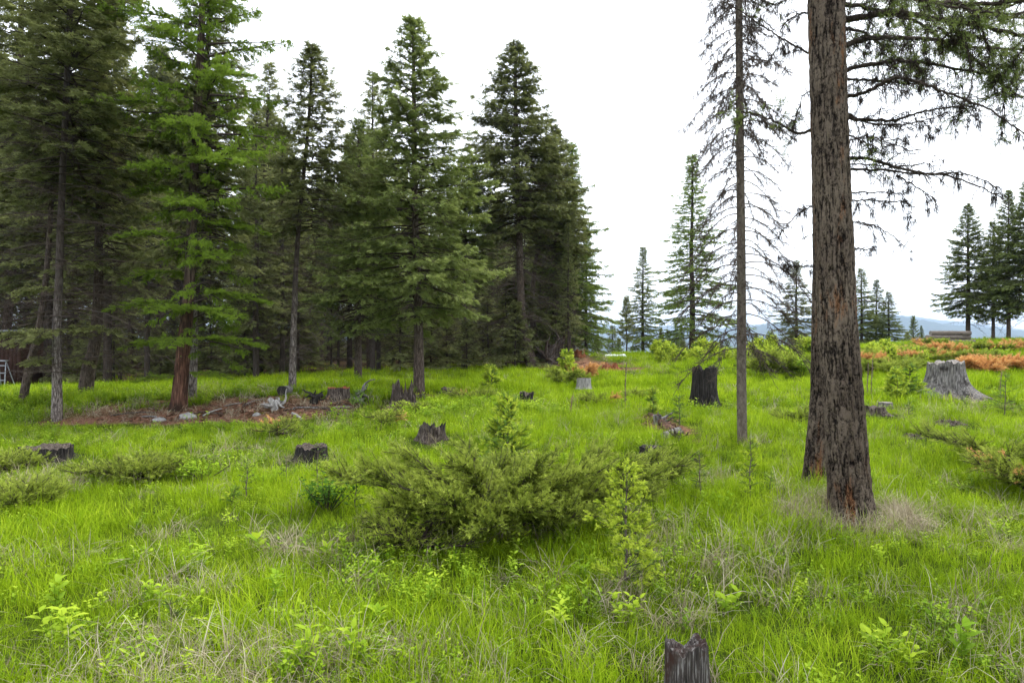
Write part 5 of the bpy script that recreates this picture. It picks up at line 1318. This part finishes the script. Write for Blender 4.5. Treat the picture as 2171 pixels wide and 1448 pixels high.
def scatter(name, label, coll, pts_, scl, idx, tilt=.12):
    n = len(pts_)
    me = bpy.data.meshes.new(name); me.vertices.add(n); me.vertices.foreach_set('co', pts_.astype(np.float32).ravel())
    a = me.attributes.new('rot', 'FLOAT_VECTOR', 'POINT')
    rot = np.stack([rng.normal(0, tilt, n), rng.normal(0, tilt, n), rng.uniform(0, 6.283, n)], 1); a.data.foreach_set('vector', rot.astype(np.float32).ravel())
    a = me.attributes.new('scl', 'FLOAT', 'POINT'); a.data.foreach_set('value', scl.astype(np.float32))
    a = me.attributes.new('idx', 'INT', 'POINT'); a.data.foreach_set('value', idx.astype(np.int32))
    o = ob(name, me)
    ng = bpy.data.node_groups.new(name + '_scatter', 'GeometryNodeTree')
    ng.interface.new_socket('Geometry', in_out='INPUT', socket_type='NodeSocketGeometry'); ng.interface.new_socket('Geometry', in_out='OUTPUT', socket_type='NodeSocketGeometry')
    gi = ng.nodes.new('NodeGroupInput'); go = ng.nodes.new('NodeGroupOutput')
    ci = ng.nodes.new('GeometryNodeCollectionInfo'); ci.inputs['Collection'].default_value = coll; ci.inputs['Separate Children'].default_value = True; ci.inputs['Reset Children'].default_value = True
    ip = ng.nodes.new('GeometryNodeInstanceOnPoints'); ip.inputs['Pick Instance'].default_value = True
    def na(nm, ty):
        q = ng.nodes.new('GeometryNodeInputNamedAttribute'); q.data_type = ty; q.inputs['Name'].default_value = nm; return q.outputs[0]
    L = ng.links.new
    L(gi.outputs[0], ip.inputs['Points']); L(ci.outputs[0], ip.inputs['Instance']); L(na('idx', 'INT'), ip.inputs['Instance Index'])
    e2r = ng.nodes.new('FunctionNodeEulerToRotation'); L(na('rot', 'FLOAT_VECTOR'), e2r.inputs[0]); L(e2r.outputs[0], ip.inputs['Rotation'])
    L(na('scl', 'FLOAT'), ip.inputs['Scale']); L(ip.outputs[0], go.inputs[0])
    md = o.modifiers.new('scatter', 'NODES'); md.node_group = ng
    return tag(o, label, kind='stuff')

def cover(bands):
    out = []
    for y0, y1, dens_ in bands:
        A = ((.85 * y1 + 2.2) + (.85 * y0 + 2.2)) * (y1 - y0); n = int(A * dens_)
        y = np.sqrt(rng.uniform(y0 * y0, y1 * y1, n)) if y0 > 2 else rng.uniform(y0, y1, n); x = rng.uniform(-1, 1, n) * (.85 * y + 2.2)
        out.append(np.stack([x, y], 1))
    p = np.concatenate(out)
    return p
def settle(p):
    return np.concatenate([p, hgt(p[:, 0], p[:, 1])[:, None]], 1)
NEAR = list(STUMPS)
def stump_gap(x, y):
    f = np.ones(len(x))
    for (cx, cy, rr) in NEAR:
        q = np.hypot(x - cx, (y - (cy - rr * .9)) * .6); f = np.minimum(f, .12 + .88 * smooth((q - rr * .8) / (rr * .8)))
    return f
def keepmask(p, ex=.93):
    x, y = p[:, 0], p[:, 1]
    k = (rng.random(len(p)) > np.clip(dirt(x, y) * 1.25, 0, 1) * ex) & (rng.random(len(p)) > forest_w(x, y) * .93)
    for c, rr in ((bf, .27), (br, .27)): k &= np.hypot(x - c[0], y - c[1]) > rr
    return k

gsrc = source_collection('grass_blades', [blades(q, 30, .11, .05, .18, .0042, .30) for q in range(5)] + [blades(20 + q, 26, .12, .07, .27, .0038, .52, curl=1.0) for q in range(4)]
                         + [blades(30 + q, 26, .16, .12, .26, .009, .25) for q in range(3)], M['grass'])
p = cover([(1.3, 4.5, 210), (4.5, 8, 165), (8, 13, 90)]); p = p[keepmask(p)]; n1 = len(p)
pf_ = cover([(13, 20, 42), (20, 37, 22)]); pf_ = pf_[keepmask(pf_)]
q_ = np.concatenate([p, pf_]); P3 = settle(q_)
patch = .5 + .5 * fbm(q_[:, 0] * .55, q_[:, 1] * .55, seed=60); 
patch = .6 * patch + .4 * (.5 + .5 * fbm(q_[:, 0] * 2.2, q_[:, 1] * 2.2, seed=61))
scl = rng.uniform(.5, 1.05, len(q_)) * (.62 + .70 * smooth((patch - .3) / .4))
scl[n1:] *= 1.05
scl *= stump_gap(q_[:, 0], q_[:, 1]) * (1 - .75 * np.maximum(dirt(q_[:, 0], q_[:, 1]), .8 * dirt(q_[:, 0], q_[:, 1] + .6)))
idx = np.where(np.arange(len(q_)) < n1, rng.integers(0, 9, len(q_)), rng.integers(9, 12, len(q_)))
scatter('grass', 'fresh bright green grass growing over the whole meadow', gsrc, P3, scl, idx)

dsrc = source_collection('dry_grass_blades', [blades(40 + q, 34, .10, .10, .30, .0038, .75, curl=1.3) for q in range(4)] + [blades(50 + q, 26, .14, .10, .28, .008, .7, curl=1.2) for q in range(2)], M['dry'])
p = cover([(1.3, 8, 75), (8, 16, 32), (16, 34, 9)])
x, y = p[:, 0], p[:, 1]
dm = smooth((fbm(x * .8, y * .8, seed=70) - .12) / .4) * .30 + .04 + .20 * smooth((fbm(x * 3.1, y * 3.1, seed=72) - .15) / .3)
DRY = [(480, 1420, .9, .35, 1), (330, 1430, .5, .3, .9), (620, 1400, .5, .3, .8), (900, 1430, .5, .3, .8), (1880, 1130, .55, .22, 1), (1760, 1120, .4, .15, .9), (1620, 1160, .5, .12, .7), (1980, 1150, .6, .3, .8), (1500, 1190, .3, .2, .6), (2080, 1100, .5, .3, .6),
       (1340, 1290, .25, .3, .7), (2150, 1380, .4, .4, .7), (1100, 1140, .5, .15, .8), (120, 1030, 1.0, .35, .9), (220, 880, 1.6, .5, .7), (620, 860, 2.5, .6, .8), (560, 870, 1.5, .5, .7), (230, 870, 1.2, .6, .7),
       (900, 870, 1.2, .5, .4), (1560, 930, .6, .3, .5), (2090, 870, 1.5, .6, .5), (1980, 900, 1.2, .5, .4), (760, 1260, .4, .3, .5), (400, 1260, .5, .3, .5), (90, 1180, .4, .4, .5)]
for px, py, rx, ry, a_ in DRY:
    c = at(px, min(py, 1440)); dm = np.maximum(dm, a_ * np.exp(-(((x - c[0]) / rx) ** 2 + ((y - c[1]) / ry) ** 2)))
k = (rng.random(len(p)) < dm) & keepmask(p, .5); p = p[k]
far = p[:, 1] > 13
scatter('dry_grass', 'bleached dry grass lying in patches between the green', dsrc, settle(p), rng.uniform(.6, 1.2, len(p)), np.where(far, rng.integers(4, 6, len(p)), rng.integers(0, 4, len(p))), .25)
# extra drooping tuft ring round the big trunk
c = bf; a_ = rng.uniform(0, 6.283, 150); rr = rng.uniform(.26, .46, 150)
p = np.stack([c[0] + np.cos(a_) * rr * 1.3, c[1] + np.sin(a_) * rr], 1)
scatter('dry_grass', 'drooping straw coloured tufts round the foot of the big trunk', dsrc, settle(p), rng.uniform(.6, 1.1, 150), rng.integers(0, 4, 150), .35)

hsrc = source_collection('leafy_stems', [herb(80 + q, 5, .11, .026, .014, 4, .07) for q in range(4)] + [herb(90 + q, 9, .10, .017, .011, 5, .10) for q in range(3)] + [herb(95 + q, 4, .14, .036, .016, 4, .10, .5) for q in range(3)], M['herb'])
p = cover([(1.4, 8, 85), (8, 15, 50), (15, 32, 9)])
x, y = p[:, 0], p[:, 1]
hm = smooth((fbm(x * .6, y * .6, seed=90) + .10 - .06 * x) / .5)
hm = hm * (1 - .75 * smooth((y - 13.5 + .12 * x) / 3) * smooth((1 - x) / 2))
hm = np.maximum(hm * (.4 + .6 * smooth((2.2 - x) / 4)), .10)
k = (rng.random(len(p)) < hm) & keepmask(p) & (dirt(p[:, 0], p[:, 1] + .5) < .7) & (stump_gap(x, y) > .8); p = p[k]
scatter('leafy_undergrowth', 'yellow green leafy undergrowth spread through the grass', hsrc, settle(p), rng.uniform(.6, 1.3, len(p)) * (1 + .5 * (p[:, 1] > 12)), rng.integers(0, 10, len(p)), .15)
# needle litter and twigs on the bare earth
nl = 3500
cs = [PT[i_] for i_ in rng.integers(0, len(PT), nl)]
x = np.array([c[0][0] + rng.normal(0, .5) * c[1] for c in cs]); y = np.array([c[0][1] + rng.normal(0, .5) * c[2] for c in cs])
k = dirt(x, y) > .3; x, y = x[k], y[k]; m = len(x)
v_, f_, t_ = sprigs(np.stack([x, y, hgt(x, y) + .012], 1), np.stack([rng.normal(0, 1, m), rng.normal(0, 1, m), rng.normal(0, .12, m)], 1), np.tile([[0, 0, 1.]], (m, 1)), rng.uniform(.04, .14, m), FIR_T, .45 + rng.normal(0, .2, m))
tag(ob('needle_litter', mesh_from('needle_litter', [(v_, f_, 0)], [M['litter']], {'tint': t_})), 'rust coloured needles and crumbs on the bare earth', kind='stuff')

# individual broad leaved plants of the foreground
PL = [herb(120, 3, .20, .085, .038, 4, .03, .6), herb(121, 2, .22, .10, .042, 5, .02, .5), herb(122, 4, .14, .06, .030, 4, .05, .5), herb(123, 2, .18, .09, .045, 4, .02, .7), herb(124, 5, .16, .055, .028, 5, .06, .4), herb(125, 3, .24, .07, .030, 6, .04, .3), herb(126, 1, .20, .11, .05, 4, .01, .8)]
PM = [mesh_from('leafy_plant', [(v, f, 0)], [M['herb']], {'tint': t + .12}) for v, f, t in PL]
for q, (px, py, v_, lab) in enumerate([(800, 1345, 3, 'broad leaved yellow green plant in the centre foreground, tallest of the low plants'), (740, 1420, 0, 'leafy plant at the bottom edge left of centre'),
        (1180, 1350, 2, 'small leafy sprout in the middle of the near grass'), (1330, 1330, 1, 'leafy shoot under the budding sapling'), (590, 1290, 1, 'leafy plant with pointed leaves in the near left grass'),
        (430, 1220, 0, 'leafy plant with bright tips in the left foreground'), (1930, 1420, 3, 'yellow leafed plant near the bottom right'), (2040, 1425, 1, 'leafy plant at the bottom right edge of the grass'),
        (120, 1310, 0, 'leafy plant at the lower left'), (1850, 1390, 0, 'pale leaved sprout right of the nearest stump'), (140, 1400, 2, 'low leaved sprout by the dry grass at the lower left'), (650, 1440, 3, 'large leaved plant at the bottom edge'),
        (560, 1180, 1, 'pointed leaf plant in mid left grass'), (700, 1190, 0, 'bright leafy plant left of the low juniper skirt'), (1540, 1310, 2, 'small yellow leafed sprout in the right grass'), (330, 1290, 3, 'round leaved plant in the near left grass')]):
    b = at(px, min(py, 1440))
    o = ob('leafy_plant', PM[(v_ + q) % 7], None, b); o.rotation_euler = (0, 0, q * 1.3); s_ = random.uniform(.8, 1.1); o.scale = (s_,) * 3
    tag(o, lab, 'plant', 'broad leaved plants in the foreground')
# the leafy shrub left of the juniper
def shrub(label, px, py, w, h, seed, mat, n=420, ll=.045):
    r = np.random.default_rng(seed); b = at(px, py); VV, FF, TT, off = [], [], [], 0
    e = empty('leafy_shrub', b, label, 'shrub', 'leafy shrubs')
    a = r.uniform(0, 6.283, 22); tips = np.stack([np.cos(a) * w * r.uniform(.2, 1, 22), np.sin(a) * w * .7 * r.uniform(.2, 1, 22), h * r.uniform(.5, 1, 22)], 1)
    ob('stems', mesh_from('stems', [(*prisms(tips * [.1, .1, 0], tips, .005, .002), 0)], [M['limb']]), e)['kind'] = 'stuff'
    for q in range(n):
        t = tips[r.integers(0, 22)]; p = t * [1, 1, 1] * r.uniform(.4, 1) + r.normal(0, .035, 3); p[2] = max(.02, p[2])
        v, f = leaf_shape(p, np.array([r.normal(), r.normal(), r.uniform(-.1, .8)]), np.array([0, 0, 1.]) + r.normal(0, .2, 3), ll * r.uniform(.6, 1.2), ll * .5)
        VV.append(v); FF.append(f + off); TT.append(np.full(len(v), .3 + .35 * p[2] / h + r.normal(0, .1))); off += len(v)
    ob('leaves', mesh_from('leaves', [(np.concatenate(VV), np.concatenate(FF), 0)], [M[mat]], {'tint': np.concatenate(TT)}), e)
shrub('dark green leafy shrub at the left end of the large juniper', 695, 1085, .32, .32, 1, 'herb_dark', 620)
shrub('yellow green leafy shrub in mid left meadow', 430, 1020, .40, .22, 2, 'herb', 420)
shrub('bright leafy shrub on the crest left of the big trunk', 1700, 800, .55, .55, 3, 'herb', 420, .10)
shrub('low yellow leafy shrub above the bare seedlings', 560, 1030, .35, .16, 4, 'herb', 320)
shrub('lime leafy shrub right end of the dying juniper rise', 2115, 762, .5, .35, 5, 'herb', 300, .09)

# ------------------------------------------------------------------ haze
hm_, nt, out = new_mat('valley_haze')
pv = nt.nodes.new('ShaderNodeVolumePrincipled'); pv.inputs['Color'].default_value = (.60, .77, 1.0, 1); pv.inputs['Density'].default_value = .00015
nt.links.new(pv.outputs[0], out.inputs['Volume'])
v, f = box(np.array([0, 0, 0]), np.array([1., 1., 1.]))
hz = ob('haze', mesh_from('haze', [(v, f, 0)], [hm_])); hz.scale = (18600, 18600, 430); hz.location = (0, 0, 75)
tag(hz, 'thin blue haze in the valley air', kind='stuff')
